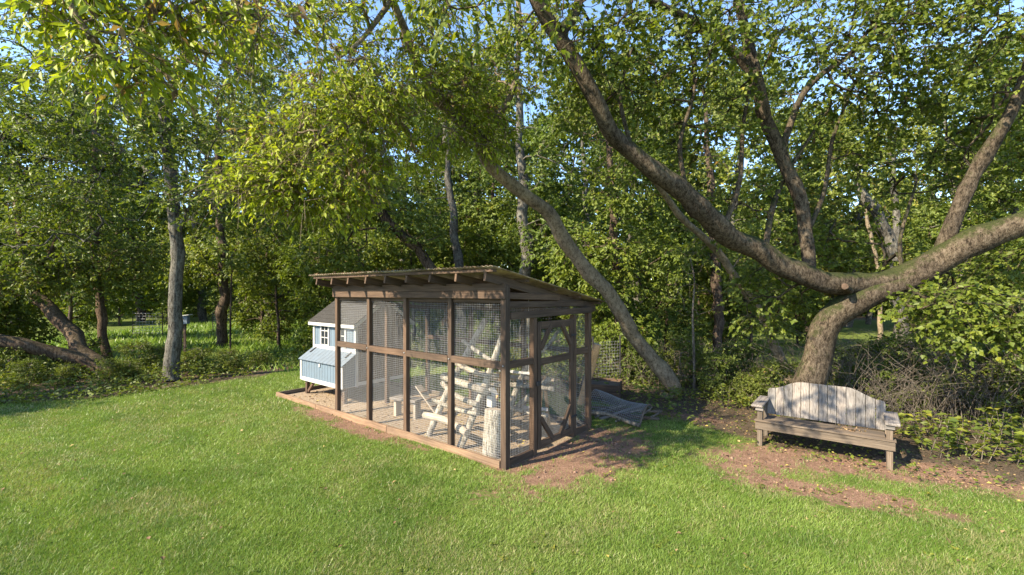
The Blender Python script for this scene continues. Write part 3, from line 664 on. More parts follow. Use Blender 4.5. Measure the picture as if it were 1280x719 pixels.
t = inrun('plank_table', -3.1, 0.75, 'low plank table with pale legs inside the run near the coop', 'table', 0.2)
slab('table_top', (-0.32, -0.15, 0.33), (0.32, 0.15, 0.37), M['weather'], t)
for a in (-0.24, 0.24): slab('leg', (a - 0.03, -0.08, -0.03), (a + 0.03, 0.08, 0.33), M['pale'], t)
t = inrun('leaning_ramp', -2.75, 0.75, 'pale cleated ramp board leaning up inside the run', 'ramp', 0.1)
board('ramp_board', (0.55, 0.1, 0.02), (-0.12, 0.1, 0.62), 0.16, 0.025, M['pale'], t)
for f in (0.2, 0.4, 0.6, 0.8): board('cleat', (0.55 - 0.67 * f + 0.014, 0.02, 0.02 + 0.6 * f + 0.02), (0.55 - 0.67 * f + 0.014, 0.18, 0.02 + 0.6 * f + 0.02), 0.03, 0.02, M['tan'], t)
t = inrun('sawhorse_perch', -0.95, 1.55, 'pale timber sawhorse perch seen through the run door', 'perch', 0.35)
for s in (-0.4, 0.4):
    board('leg', (s, -0.3, -0.02), (s, 0.06, 0.95), 0.05, 0.05, M['orange'], t); board('leg', (s + 0.052, 0.3, -0.02), (s + 0.052, -0.06, 0.95), 0.05, 0.05, M['orange'], t)
board('top_bar', (-0.6, 0, 0.90), (0.62, 0, 0.90), 0.06, 0.06, M['pale'], t); board('cross_bar', (-0.5, -0.17, 0.42), (0.55, -0.17, 0.42), 0.05, 0.05, M['white'], t)
t = inrun('hanging_perch', -0.6, 1.0, 'white hanging swing perch strung from the rafters of the run', 'swing')
for s in (-0.25, 0.25):
    tb = Tubes(); tb.add([(s, 0, 1.12), (s, 0, 1.8), (s, 0.0, 2.44)], 0.004, 4); obj('cord', tb.mesh('cord'), M['white'], t)
board('bar', (-0.36, 0, 1.10), (0.36, 0, 1.12), 0.05, 0.04, M['white'], t)
t = inrun('water_drum', -2.3, 2.0, 'dark plastic water drum against the rear mesh of the run', 'drum')
tb = Tubes(); tb.add([(0, 0, -0.02), (0, 0, 0.04), (0, 0, 0.45), (0, 0, 0.5)], [0.16, 0.17, 0.17, 0.15], 18); obj('body', tb.mesh('drum'), M['darkmetal'], t)
tb = Tubes(); tb.add([(0, 0, 0.5), (0, 0, 0.53)], [0.165, 0.16], 18); obj('lid', tb.mesh('drumlid'), M['bluegrey'], t)

# ------------------------------------------------------------------ bench
bl = float(np.linalg.norm((B1 - B0)[:2]))
bench = empty('garden_bench', (B0[0], B0[1], 0), BA, 'weathered grey slatted garden bench with arched back and flat arms', 'bench')
D = 0.56
for x in (0.0, bl):
    slab('leg', (x - 0.035, -0.035, -0.04), (x + 0.035, 0.035, 0.60), M['seat'], bench)
    board('leg', (x, D - 0.02, -0.04), (x, D + 0.05, 0.62), 0.065, 0.065, M['seat'], bench, (0, 1, 0))
    s = -1 if x == 0 else 1
    board('armrest', (x + s * 0.03, -0.10, 0.622), (x + s * 0.03, D + 0.09, 0.632), 0.165, 0.04, M['weather'], bench, bev=0.018)
    board('arm_front_block', (x - 0.055, -0.052, 0.575), (x + 0.055, -0.052, 0.575), 0.03, 0.05, M['weather'], bench)
    board('side_rail', (x, 0.036, 0.30), (x, D - 0.04, 0.28), 0.03, 0.09, M['seat'], bench)
slab('apron', (-0.06, -0.062, 0.26), (bl + 0.06, -0.036, 0.375), M['seat'], bench)
slab('apron', (0.036, D - 0.01, 0.25), (bl - 0.036, D + 0.015, 0.35), M['seat'], bench)
for k in range(4):
    ya = -0.075 + k * 0.145; zz = 0.392 - 0.010 * k
    slab('seat_slat', (-0.07 if k == 0 else 0.04, ya, zz - 0.012), (bl + 0.07 if k == 0 else bl - 0.04, ya + 0.138, zz + 0.012), M['seat'], bench)
board('back_rail', (0.03, D + 0.03, 0.42), (bl - 0.03, D + 0.03, 0.42), 0.03, 0.08, M['seat'], bench)
board('back_rail', (0.03, D + 0.065, 0.72), (bl - 0.03, D + 0.065, 0.72), 0.03, 0.08, M['seat'], bench)
ns = 13; sw = (bl - 0.04) / ns
def btop(f):
    f = abs(f - 0.5) * 2
    return 0.945 if f < 0.38 else (0.945 - 0.14 * (0.5 - 0.5 * math.cos(math.pi * min(1, (f - 0.38) / 0.55))))
for i in range(ns):
    xa, xb = 0.02 + i * sw + 0.0035, 0.02 + (i + 1) * sw - 0.0035; za = 0.385
    ta, tb_ = btop(i / ns), btop((i + 1) / ns)
    pts = [(xa, za), (xb, za), (xb, tb_)]
    for q in (0.75, 0.5, 0.25): pts.append((xa + (xb - xa) * q, btop((i + q) / ns)))
    pts.append((xa, ta))
    if i == 0: pts[-1] = (xa, ta - 0.05); pts[-2] = (xa + 0.012, ta - 0.012)
    if i == ns - 1: pts[2] = (xb, tb_ - 0.05); pts[3] = (xb - 0.012, tb_ - 0.012)
    bm = bmesh.new(); lean = lambda z: D + 0.0 + (z - 0.385) * 0.13
    f0 = [bm.verts.new((x, lean(z) - 0.012, z)) for x, z in pts]; f1 = [bm.verts.new((x, lean(z) + 0.010, z)) for x, z in pts]
    bm.faces.new(f0); bm.faces.new(f1[::-1])
    for a in range(len(pts)): b_ = (a + 1) % len(pts); bm.faces.new((f0[b_], f0[a], f1[a], f1[b_]))
    bmesh.ops.recalc_face_normals(bm, faces=bm.faces); bmesh.ops.bevel(bm, geom=[e for e in bm.edges], offset=0.002, segments=1, affect='EDGES')
    bmesh.ops.rotate(bm, cent=(0, 0, 0), matrix=Matrix.Rotation(math.pi / 2, 3, 'Y'), verts=bm.verts)   # grain along local x
    me = bpy.data.meshes.new('back_slat'); bm.to_mesh(me); bm.free()
    obj('back_slat', me, M['weather'], bench, Matrix.Rotation(-math.pi / 2, 4, 'Y') @ Matrix.Translation((jj(0.001), jj(0.0025), 0)))
q = np.random.default_rng(4); k = 40
lp = np.stack([0.72 * bl + q.normal(0, 0.07, k), 0.22 + q.normal(0, 0.05, k), 0.395 + q.uniform(0, 0.02, k)], 1); c_, s_ = math.cos(BA), math.sin(BA)
lw = np.stack([B0[0] + lp[:, 0] * c_ - lp[:, 1] * s_, B0[1] + lp[:, 0] * s_ + lp[:, 1] * c_, lp[:, 2]], 1)
tag(obj('leaf_litter', leaves_mesh('bench_leaves', lw, q.normal(size=(k, 3)) * (1, 1, 0.3), np.array([0, 0, 1.0]) + q.normal(0, 0.4, (k, 3)), q.uniform(0.03, 0.06, k), 0.6, q.uniform(0.3, 0.9, k)), M['leaf_dry']), 'small heap of dry brown leaves on the bench seat', 'leaves', kind='stuff')

# ------------------------------------------------------------------ wire netting heap, fence and yard things behind the run
g0 = G(772, 528)
heap = empty('wire_netting', (g0[0], g0[1], 0), -0.5, 'bent sheet of grey wire netting slumped on the ground behind the run', 'netting')
def arch(u, v): return np.array([u * 1.0 - 0.55, v * 1.15 - 0.25 + 0.1 * math.sin(u * 3), 0.03 + 0.42 * math.sin(math.pi * (0.08 + 0.86 * v)) * (1 - 0.45 * u) + 0.04 * math.sin(5 * u + 3 * v)])
tb = Tubes()
for i in range(31): tb.add([arch(i / 30, t) for t in np.linspace(0, 1, 12)], 0.003, 3, 0, None, False)
for i in range(23): tb.add([arch(t, i / 22) for t in np.linspace(0, 1, 12)], 0.003, 3, 0, None, False)
tag(obj('netting', tb.mesh('netting'), M['darkwire'], heap), kind='stuff')
tb = Tubes(); tb.add([arch(1, t) for t in np.linspace(0, 1, 14)], 0.02, 6); obj('edge_roll', tb.mesh('edge_roll'), M['seat'], heap)
tb = Tubes(); tb.add([arch(t, 0) + (0, 0, 0.02) for t in np.linspace(0, 1, 8)], 0.035, 7, 0.1, np.random.default_rng(1)); obj('edge_log', tb.mesh('edge_log'), M['twig'], heap)
bp = empty('board_pile', (g0[0] + 0.1, g0[1] + 0.35, 0), -0.35, 'low pile of dark weathered boards and sticks under the wire netting', 'board pile')
for k, (a, b_, m_) in enumerate((((-0.7, -0.1, .03), (0.75, 0.0, .04), 'seat'), ((-0.6, 0.15, .04), (0.6, -0.22, .10), 'brown'), ((-0.5, 0.3, .03), (0.8, 0.22, .13), 'seat'), ((-0.3, -0.35, .03), (0.4, 0.4, .16), 'weather'), ((-0.75, 0.45, .03), (0.45, 0.5, .06), 'brown'))):
    board('board', a, b_, 0.11 - 0.012 * k, 0.03, M[m_], bp)
for k in range(5):
    logobj('stick', (-0.6 + 0.2 * k, -0.4 + 0.1 * (k % 3), .03), (0.1 + 0.17 * k, 0.45 - 0.08 * k, .14 + .05 * (k % 2)), 0.022, 'twig', bp, 6, .1, .05, seed=60 + k)
def fence_panel(name, a, b_, h, z0, nx, ny, label, posts_=True, r=0.003):
    a, b_ = np.asarray(a, float), np.asarray(b_, float); e = empty(name, (*a[:2], 0), 0, label, 'wire panel')
    wire_panel('wire_grid', (0, 0, z0), (b_[0] - a[0], b_[1] - a[1], 0), (0, 0, h), nx, ny, e, r)
    if posts_:
        for p in (np.zeros(2), (b_ - a)[:2]): board('stake', (p[0], p[1], -0.1), (p[0], p[1], z0 + h + 0.15), 0.035, 0.035, M['darkmetal'], e, (0, 1, 0))
    return e
fence_panel('wire_fence_panel', P(741, 470, 11.2) * (1, 1, 0), P(775, 468, 11.6) * (1, 1, 0), 1.1, 0.05, 10, 14, 'welded wire fence panel behind the rear corner of the run')
fence_panel('wire_trellis', P(166, 420, 25) * (1, 1, 0), P(203, 420, 25) * (1, 1, 0), 1.1, 0.15, 9, 7, 'low white wire trellis in the clearing left of the birdhouse', r=0.008)
fence_panel('wire_compost_cage', P(266, 410, 27) * (1, 1, 0), P(288, 410, 27) * (1, 1, 0), 0.9, 0.2, 8, 7, 'white wire cage by the dark trunk in the clearing', r=0.006)
t = empty('raised_bed', (*P(748, 480, 10.4)[:2], 0), -0.3, 'small raised bed of brown planks behind the run', 'raised bed')
for z in (0.09, 0.25):
    slab('plank', (-0.35, -0.3, z - 0.075), (0.5, -0.26, z + 0.075), M['brown'], t); slab('plank', (-0.35, 0.5, z - 0.075), (0.5, 0.54, z + 0.075), M['brown'], t)
    slab('plank', (-0.38, -0.26, z - 0.07), (-0.34, 0.5, z + 0.07), M['brown'], t); slab('plank', (0.47, -0.26, z - 0.07), (0.51, 0.5, z + 0.07), M['brown'], t)
slab('soil', (-0.34, -0.26, 0.0), (0.47, 0.5, 0.27), M['seat'], t)
p = P(735, 448, 9.6); p2 = P(757, 428, 9.4)
o = logobj('split_log', (0, 0, 0), p2 - np.array([p[0], p[1], 0]) - (0, 0, 0), 0.09, 'orange', None, 9, 0.15, 0.03, seed=77); o.location = (p[0], p[1], 0)
me = o.data
tag(o, 'split orange-brown log propped upright behind the run door', 'log')
o.location = (p[0] - 0.15, p[1] + 0.1, -0.05)
# birdhouse on a post
bh = empty('birdhouse', (*P(231, 450, 13.6)[:2], 0), 0.2, 'small pale blue birdhouse on a dark post beside the grey trunk', 'birdhouse')
bz = EYE - (405 - HY) / F * 13.6
slab('post', (-0.035, -0.03, -0.05), (0.035, 0.03, bz), M['bark_dark'], bh); slab('box', (-0.10, -0.09, bz), (0.10, 0.09, bz + 0.24), M['bluegrey'], bh)
board('roof', (-0.15, 0, bz + 0.235), (0.16, 0, bz + 0.28), 0.26, 0.025, M['greywhite'], bh)
tb = Tubes(); tb.add([(0, -0.098, bz + 0.15), (0, -0.088, bz + 0.15)], 0.022, 10); obj('entrance_hole', tb.mesh('hole'), M['darkmetal'], bh)

# ------------------------------------------------------------------ trees: the ones with their own trunk in the photograph
def limb(pts): return np.array([[*P(x, y, d), r] for x, y, d, r in pts])
def to_ground(l):                            # lengthen the first limb down to the soil with a flare
    a = l[0].copy(); a[2] = -0.1; a[3] *= 1.45; m_ = l[0].copy(); m_[:3] = a[:3] * .45 + l[0, :3] * .55; m_[3] = l[0, 3] * 1.08; return np.vstack([a, m_, l]) if l[0, 2] > 0.05 else l
def cloud(rng, blobs):
    return np.vstack([in_blob(rng, P(x, y, d), r, k) for x, y, d, r, k in blobs])

# big forked tree behind the bench
rg = np.random.default_rng(21)
L8 = [to_ground(limb([(1003, 512, 8.25, 0.2958), (1008, 480, 8.2, 0.2479), (1024, 440, 8.1, 0.2218), (1044, 402, 8.0, 0.2175), (1076, 372, 7.9, 0.2279), (1120, 350, 7.8, 0.2349), (1180, 318, 7.5, 0.2175), (1230, 300, 7.2, 0.2001), (1290, 278, 6.9, 0.1870), (1380, 240, 6.5, 0.1566), (1500, 160, 6.2, 0.1131), (1600, 60, 6.0, 0.0609)])),
      limb([(1135, 346, 7.75, 0.1392), (1085, 352, 7.88, 0.1740), (1035, 351, 7.9, 0.1783), (990, 341, 7.8, 0.1783), (940, 308, 7.6, 0.1653), (900, 284, 7.4, 0.1522), (850, 240, 7.1, 0.1392), (800, 196, 6.8, 0.1288), (766, 166, 6.6, 0.1235), (742, 125, 6.4, 0.1131), (716, 75, 6.2, 0.1061), (690, 30, 6.0, 0.0974), (665, -15, 5.8, 0.0870), (630, -80, 5.6, 0.0783), (560, -140, 5.3, 0.0653), (470, -180, 4.6, 0.0435), (420, -200, 3.9, 0.0261)]),
      limb([(1176, 318, 7.5, 0.1305), (1190, 278, 7.4, 0.1131), (1215, 225, 7.3, 0.1001), (1250, 165, 7.1, 0.0870), (1276, 108, 7.0, 0.0740), (1292, 40, 6.9, 0.0522), (1300, -60, 6.8, 0.0261)]),
      limb([(1012, 352, 7.85, 0.1131), (1010, 300, 7.95, 0.1087), (992, 235, 8.0, 0.1044), (968, 170, 8.0, 0.1087), (947, 110, 7.9, 0.0957), (936, 62, 7.8, 0.0783), (925, 0, 7.7, 0.0653), (915, -90, 7.6, 0.0348)]),
      limb([(945, 100, 7.9, 0.0783), (905, 52, 7.7, 0.0696), (862, 24, 7.4, 0.0609), (812, 0, 7.1, 0.0478), (760, -40, 6.8, 0.0348)]),
      limb([(975, 190, 8.0, 0.0609), (1010, 110, 8.0, 0.0478), (1060, 70, 7.9, 0.0348), (1120, 20, 7.8, 0.0261)]),
      limb([(700, 40, 6.0, 0.0870), (722, 10, 6.2, 0.0696), (740, -60, 6.3, 0.0435)]),
      limb([(955, 325, 7.7, 0.0522), (965, 262, 7.9, 0.0478), (985, 215, 8.2, 0.0348), (1040, 130, 8.4, 0.0174)]),
      limb([(905, 285, 7.4, .05), (925, 225, 7.5, .042), (930, 150, 7.6, .032), (950, 60, 7.6, .02)]), limb([(860, 248, 7.1, .04), (850, 180, 7.2, .034), (868, 110, 7.3, .025), (860, 40, 7.3, .015)]),
      limb([(1005, 300, 7.95, .045), (1030, 240, 8.1, .038), (1042, 170, 8.3, .03), (1075, 90, 8.4, .018)]), limb([(790, 188, 6.75, .035), (775, 120, 7.0, .03), (790, 60, 7.1, .02)]), limb([(1130, 350, 7.75, .035), (1125, 300, 8.0, .03), (1145, 230, 8.2, .02)])]
T8 = cloud(rg, [(980, 60, 7.6, (2.6, 1.6, 1.1), 150), (820, 60, 6.8, (1.4, 1.2, 0.9), 80), (1130, 60, 7.8, (1.6, 1.6, 1.2), 110), (1240, 60, 7.2, (1.4, 1.4, 1.2), 100),
                (1150, 190, 8.6, (1.4, 1.2, .9), 55), (1250, 190, 8.2, (1.1, 1.2, .9), 60), (880, 150, 7.8, (.9, .8, .7), 40), (700, 40, 6.2, (1.0, .9, .7), 55),
                (1215, 390, 6.9, (.9, .8, .42), 85), (1150, 345, 8.4, (.9, .6, .5), 40), (960, 370, 8.6, (.7, .5, .7), 40), (1000, -200, 7.5, (3.5, 2.2, 1.5), 60), (700, -160, 6.3, (2.0, 1.8, 1.0), 30), (555, -95, 3.4, (.8, .7, .5), 16), (1290, 300, 8.0, (.8, 1.0, .8), 45),
                (1320, -80, 7.0, (2.0, 2.0, 1.4), 70), (1040, 300, 9.0, (.8, .6, .6), 26), (930, 250, 8.2, (.5, .5, .5), 18), (1060, 170, 8.6, (1.0, .8, .7), 34), (780, 110, 7.4, (.9, .8, .6), 36), (860, 20, 7.4, (1.2, 1, .7), 40), (1050, 20, 8.2, (1.6, 1.2, .8), 50)])
tree('forked_tree', L8, T8, rg, 'bark_big', 'leaf_mid', 'massive mossy tree with low forked limbs rising behind the bench', spray=dict(twigs=4, tl=.5, per=12, L=.078, wid=.76, droop=.3, flat=.65), k_trunk=20, lump=.07, lobed=True, bare=.09, crook=.8)

ft = [o for o in COL.objects if o.name == 'forked_tree'][0]
sc_a, sc_b = P(1062, 363, 7.8) - np.array(ft.location), P(1056, 358, 7.60) - np.array(ft.location)
logobj('cut_stub', sc_a, sc_b, 0.06, 'bark_big', ft, 12, .1, .01, 'brown', seed=5)

# overhanging yellow-green limbs: leaning tree right of the run, its crown sweeps left
rg = np.random.default_rng(22)
L6 = [to_ground(limb([(838, 490, 10.4, .20), (824, 462, 10.3, .175), (800, 424, 10.2, .16), (764, 378, 9.9, .15), (722, 318, 9.5, .142), (684, 270, 9.2, .135), (640, 230, 8.8, .125), (611, 198, 8.5, .115), (588, 163, 8.2, .10), (563, 138, 8.0, .085)])),
      limb([(575, 152, 8.1, .10), (548, 122, 7.8, .085), (515, 60, 7.3, .07), (490, 0, 6.9, .06), (450, -80, 6.3, .045), (380, -120, 5.8, .03)]),
      limb([(566, 142, 8.0, .075), (520, 112, 7.5, .06), (470, 140, 7.0, .045), (420, 172, 6.7, .035), (350, 205, 6.5, .02)]),
      limb([(490, 0, 6.9, .045), (452, 50, 6.5, .03), (425, 72, 6.3, .018)]),
      limb([(600, 182, 8.4, .07), (640, 110, 8.4, .055), (650, 40, 8.2, .045), (640, -60, 8.0, .03)]),
      limb([(450, -80, 6.3, .04), (330, -90, 5.0, .03), (210, -60, 3.9, .022), (110, -10, 3.4, .012)])]
T6 = cloud(rg, [(405, 200, 6.2, (1.0, .5, .90), 230), (325, 232, 6.1, (.5, .4, .38), 60), (450, 110, 6.4, (.95, .5, .6), 110), (470, 20, 6.8, (1.3, .8, .6), 110), (520, 170, 7.2, (.7, .4, .5), 40), (595, 165, 7.7, (.55, .3, .5), 44), (560, 100, 7.3, (.6, .3, .5), 34), (560, 60, 7.4, (1.0, .8, .8), 80),
                (165, 78, 3.5, (.40, .28, .20), 20), (250, 15, 3.9, (.75, .3, .25), 34), (70, 5, 3.5, (.5, .3, .18), 20), (350, 20, 4.8, (.7, .4, .4), 40), (160, 0, 3.7, (.6, .3, .25), 24), (260, 80, 4.6, (.5, .3, .25), 14), (400, -80, 5.8, (1.6, 1.2, .7), 36), (120, -60, 3.4, (.6, .5, .25), 8),
                (610, 170, 8.3, (.35, .4, .4), 26), (660, 60, 7.9, (.7, .7, .9), 50), (600, 120, 8.8, (.8, .7, .6), 44), (600, -60, 7.8, (1.4, 1.2, .8), 30)])
tree('leaning_tree', L6, T6, rg, 'bark_smooth', 'leaf_bright', 'slender smooth-barked tree leaning over the run with yellow-green drooping leaves', spray=dict(twigs=4, tl=.42, per=8, L=.09, wid=.42, droop=.5, flat=.65, brown=.05), lump=.05, up=.05, bare=.12)

# thin leaning stem between the run and the big tree
rg = np.random.default_rng(23)
L7 = [to_ground(limb([(984, 462, 10.6, .10), (965, 425, 10.5, .095), (940, 375, 10.3, .09), (912, 335, 10.0, .085), (880, 298, 9.7, .075), (850, 268, 9.4, .065), (815, 225, 9.0, .05), (770, 180, 8.6, .035)]))]
T7 = cloud(rg, [(800, 200, 9.0, (1.0, .8, .7), 38), (870, 300, 9.8, (.5, .5, .4), 14), (940, 340, 10.2, (.5, .5, .5), 26), (740, 130, 8.6, (.9, .8, .6), 36), (960, 400, 10.4, (.4, .5, .4), 14)])
tree('leaning_sapling', L7, T7, rg, 'bark_smooth', 'leaf_mid', 'thin pale stem leaning left in the woods beside the big forked tree', spray=dict(twigs=4, tl=.45, per=9, L=.09, wid=.6), lump=.05)

# grey trunk on the left with two forks
rg = np.random.default_rng(24)
L1 = [to_ground(limb([(214, 474, 12.2, .215), (217, 430, 12.2, .175), (220, 370, 12.2, .16), (221, 300, 12.2, .15), (213, 220, 12.2, .135), (205, 140, 12.1, .12)])),
      limb([(206, 150, 12.1, .12), (192, 95, 12.0, .10), (180, 40, 11.9, .08), (165, -60, 11.7, .05)]), limb([(205, 140, 12.1, .12), (226, 85, 12.0, .10), (243, 40, 11.8, .085), (258, -30, 11.6, .06), (270, -110, 11.4, .03)]),
      limb([(222, 290, 12.2, .08), (238, 258, 12.2, .05), (252, 225, 12.3, .035), (262, 190, 12.4, .02)]), limb([(215, 250, 12.2, .06), (170, 200, 12.3, .045), (110, 160, 12.4, .03)])]
T1 = cloud(rg, [(120, 130, 11.6, (2.4, 1.6, 1.3), 120), (60, 200, 12, (1.8, 1.6, 1.2), 90), (230, 20, 11.6, (2.6, 1.8, 1.1), 100), (290, 130, 11.8, (1.3, 1.2, 1.1), 60), (150, 250, 12.5, (1.5, 1.2, .8), 55), (270, 260, 12.4, (1.1, 1.0, .8), 45), (40, 60, 11.5, (1.9, 1.4, 1.0), 60), (200, -120, 11.5, (3, 2, 1.4), 70), (340, 250, 13.2, (1.1, 1.2, 1.0), 60), (60, 310, 12.6, (1.3, 1.0, .6), 45), (320, 60, 12, (1.0, 1, 1), 40), (212, 170, 11.3, (1.1, .5, .9), 50), (240, 240, 11.3, (.9, .4, .5), 24)])
tree('grey_trunk_tree', L1, T1, rg, 'bark_grey', 'leaf_dark', 'straight grey-barked tree at the lawn edge with dark green crown', spray=dict(twigs=4, tl=.55, per=10, L=.11, wid=.5, droop=.3, flat=.7), lump=.03, crook=.3)

# fallen, leaning double trunk on the left
rg = np.random.default_rng(25)
L2 = [to_ground(limb([(142, 474, 12.6, .22), (120, 452, 12.7, .20), (98, 428, 12.8, .19), (75, 405, 13.0, .18), (55, 378, 13.2, .17), (38, 350, 13.4, .15), (28, 310, 13.6, .11), (20, 250, 13.8, .07)])),
      limb([(125, 458, 12.7, .20), (95, 448, 12.5, .19), (60, 436, 12.2, .18), (20, 428, 11.9, .17), (-30, 424, 11.6, .15), (-90, 405, 11.4, .10)]),
      limb([(40, 352, 13.4, .07), (70, 300, 13.5, .05), (90, 240, 13.6, .03)])]
T2 = cloud(rg, [(40, 270, 13.4, (1.7, 1.2, 1.0), 90), (90, 350, 13.6, (1.2, .8, .7), 50), (10, 350, 12.8, (1.2, .9, .7), 55), (-60, 380, 11.8, (1.0, .9, .6), 30), (10, 180, 13.8, (1.6, 1.4, 1.2), 60), (150, 330, 14.2, (1.2, .8, .8), 45)])
tree('fallen_tree', L2, T2, rg, 'bark_red', 'leaf_dark', 'half-fallen double trunk lying low over the undergrowth at the lawn edge', spray=dict(twigs=5, tl=.5, per=10, L=.11, wid=.5), lump=.07)

def simple(name, seed, trunk, blobs, barkm, leafm, label, L=.12, per=9, twigs=4, extra=(), wid=.55, tl=.5):
    r = np.random.default_rng(seed); tree(name, [to_ground(limb(trunk))] + [limb(e) for e in extra], cloud(r, blobs), r, barkm, leafm, label, spray=dict(twigs=twigs, tl=tl, per=per, L=L, wid=wid), lump=.05, twig_geo=False)
simple('red_stem_tree', 31, [(137, 455, 15, .13), (128, 410, 15, .12), (122, 350, 15, .11), (118, 280, 15, .10), (118, 200, 15, .08), (122, 120, 15, .05)],
       [(120, 150, 15, (1.8, 1.4, 1.5), 80), (110, 260, 15, (1.4, 1.2, 1.0), 60), (170, 320, 15.5, (1.2, .9, .7), 50), (80, 60, 15, (1.6, 1.4, 1.2), 50)], 'bark_red', 'leaf_dark', 'reddish thin-stemmed tree between the fallen trunk and the grey trunk')
simple('dark_trunk_tree', 32, [(276, 436, 20, .22), (278, 400, 20, .20), (280, 345, 20, .19), (276, 280, 20, .17), (272, 200, 20, .13), (275, 120, 20, .08)],
       [(270, 200, 20, (3, 2, 2.2), 120), (300, 320, 19.5, (2.2, 1.5, 1.0), 80), (240, 330, 20, (1.6, 1.4, .9), 50), (280, 90, 20, (2.6, 2, 2), 80)], 'bark_dark', 'leaf_dark', 'dark straight trunk rising from the sunny clearing', L=.16)
simple('thin_sapling', 33, [(288, 440, 17, .035), (288, 400, 17, .033), (289, 360, 17, .03), (290, 320, 17, .02)], [(292, 330, 17, (.6, .5, .5), 14)], 'bark_dark', 'leaf_dark', 'very thin dark sapling beside the dark trunk in the clearing')
simple('slanting_dark_tree', 34, [(560, 372, 16, .2), (530, 325, 15.8, .18), (500, 290, 15.5, .16), (462, 245, 15, .13), (430, 200, 14.6, .09)], [(450, 250, 15, (1.7, 1.4, 1.2), 80), (420, 180, 14.6, (1.6, 1.3, 1.1), 60), (520, 280, 15.5, (1.2, 1.0, .9), 44), (420, 320, 15.5, (1.4, 1, .7), 60)], 'bark_dark', 'leaf_dark', 'dark trunk slanting left above the roof of the run', L=.13)
simple('white_stem_tree', 35, [(575, 360, 17, .17), (572, 320, 17, .16), (566, 270, 17, .14), (560, 210, 17, .12), (556, 140, 17, .08)], [(520, 240, 17.5, (1.6, 1.2, 1.2), 60), (570, 150, 17, (2, 1.5, 1.6), 70), (600, 90, 17, (1.8, 1.5, 1.3), 50)], 'bark_grey', 'leaf_dark', 'pale straight stem standing behind the roof ridge of the run', L=.13)
simple('stout_grey_tree', 36, [(658, 400, 16, .24), (658, 360, 16, .22), (657, 320, 16, .21), (655, 270, 16, .19), (650, 180, 16, .15), (648, 100, 16, .1)], [(650, 200, 15.6, (1.8, 1.4, 1.4), 70), (690, 300, 15, (1.2, .8, .9), 50), (720, 180, 15, (1.6, 1.4, 1.4), 70), (640, 90, 16, (2.2, 1.6, 1.4), 60)], 'bark_grey', 'leaf_dark', 'stout grey trunk just beyond the high roof corner of the run', L=.13)
simple('vine_covered_tree', 37, [(780, 460, 13.5, .15), (776, 400, 13.5, .14), (770, 330, 13.5, .13), (765, 250, 13.4, .11), (760, 170, 13.2, .08)], [(760, 330, 13.0, (.9, .7, 1.2), 90), (790, 240, 13, (1.3, 1, 1.1), 80), (720, 320, 13.4, (.8, .7, .9), 55), (820, 330, 13.2, (.9, .8, .9), 60), (780, 420, 12.6, (.7, .6, .5), 50), (760, 140, 13, (1.6, 1.3, 1.2), 60)], 'bark_dark', 'leaf_mid', 'leafy tree wrapped in light green vines behind the leaning trunk')
simple('bent_grey_tree', 38, [(1132, 440, 14, .17), (1125, 390, 14, .16), (1120, 340, 14, .16), (1112, 300, 14, .15), (1098, 270, 14, .14), (1080, 245, 14, .12), (1068, 200, 14, .08)], [(1070, 210, 14, (1.2, 1, .8), 36), (1120, 260, 14.5, (.9, .8, .6), 20)], 'bark_grey', 'leaf_dark', 'bent grey trunk framed by the crook of the big forked tree')
simple('split_stem_tree', 39, [(1124, 430, 17, .14), (1122, 350, 17, .13), (1122, 300, 17, .12), (1118, 240, 17, .10), (1112, 150, 17, .06)], [(1130, 170, 17, (1.6, 1.2, 1.2), 50), (1190, 220, 17, (1.5, 1.2, 1.2), 60)], 'bark_grey', 'leaf_dark', 'slim grey stem beside the bent grey trunk')
simple('pale_thin_stem', 40, [(1100, 350, 19, .07), (1092, 310, 19, .065), (1084, 275, 19, .06), (1078, 240, 19, .04)], [(1070, 220, 19, (.8, .7, .6), 12)], 'bark_smooth', 'leaf_gold_lit', 'thin pale stem against the gold-lit trees')
simple('twin_stem_tree', 41, [(898, 420, 15, .15), (896, 350, 15, .14), (890, 280, 15, .13), (886, 200, 15, .1), (880, 120, 15, .06)], [(880, 230, 15, (1.3, 1, 1.2), 55), (900, 330, 15.5, (1.0, .8, .6), 40), (870, 130, 15, (1.8, 1.4, 1.2), 60)], 'bark_dark', 'leaf_dark', 'dark upright trunk beyond the bare twiggy sapling', L=.13)
# bare sapling
rg = np.random.default_rng(42)
bl_ = [to_ground(limb([(868, 470, 11, .03), (867, 430, 11, .028), (866, 390, 11, .024), (868, 350, 11, .018), (862, 320, 11, .012)]))]
tb, e_, d_ = grow(bl_, cloud(rg, [(868, 375, 11, (.75, .5, .65), 46), (870, 330, 11, (.6, .4, .4), 24)]), rg, tip=.003, up=.1)
o = empty('bare_sapling', (bl_[0][0, 0], bl_[0][0, 1], 0), 0, 'leafless grey sapling with a tangle of bare twigs', 'tree'); obj('trunk', tb.mesh('bare', (bl_[0][0, 0], bl_[0][0, 1], 0)), M['twig'], o)

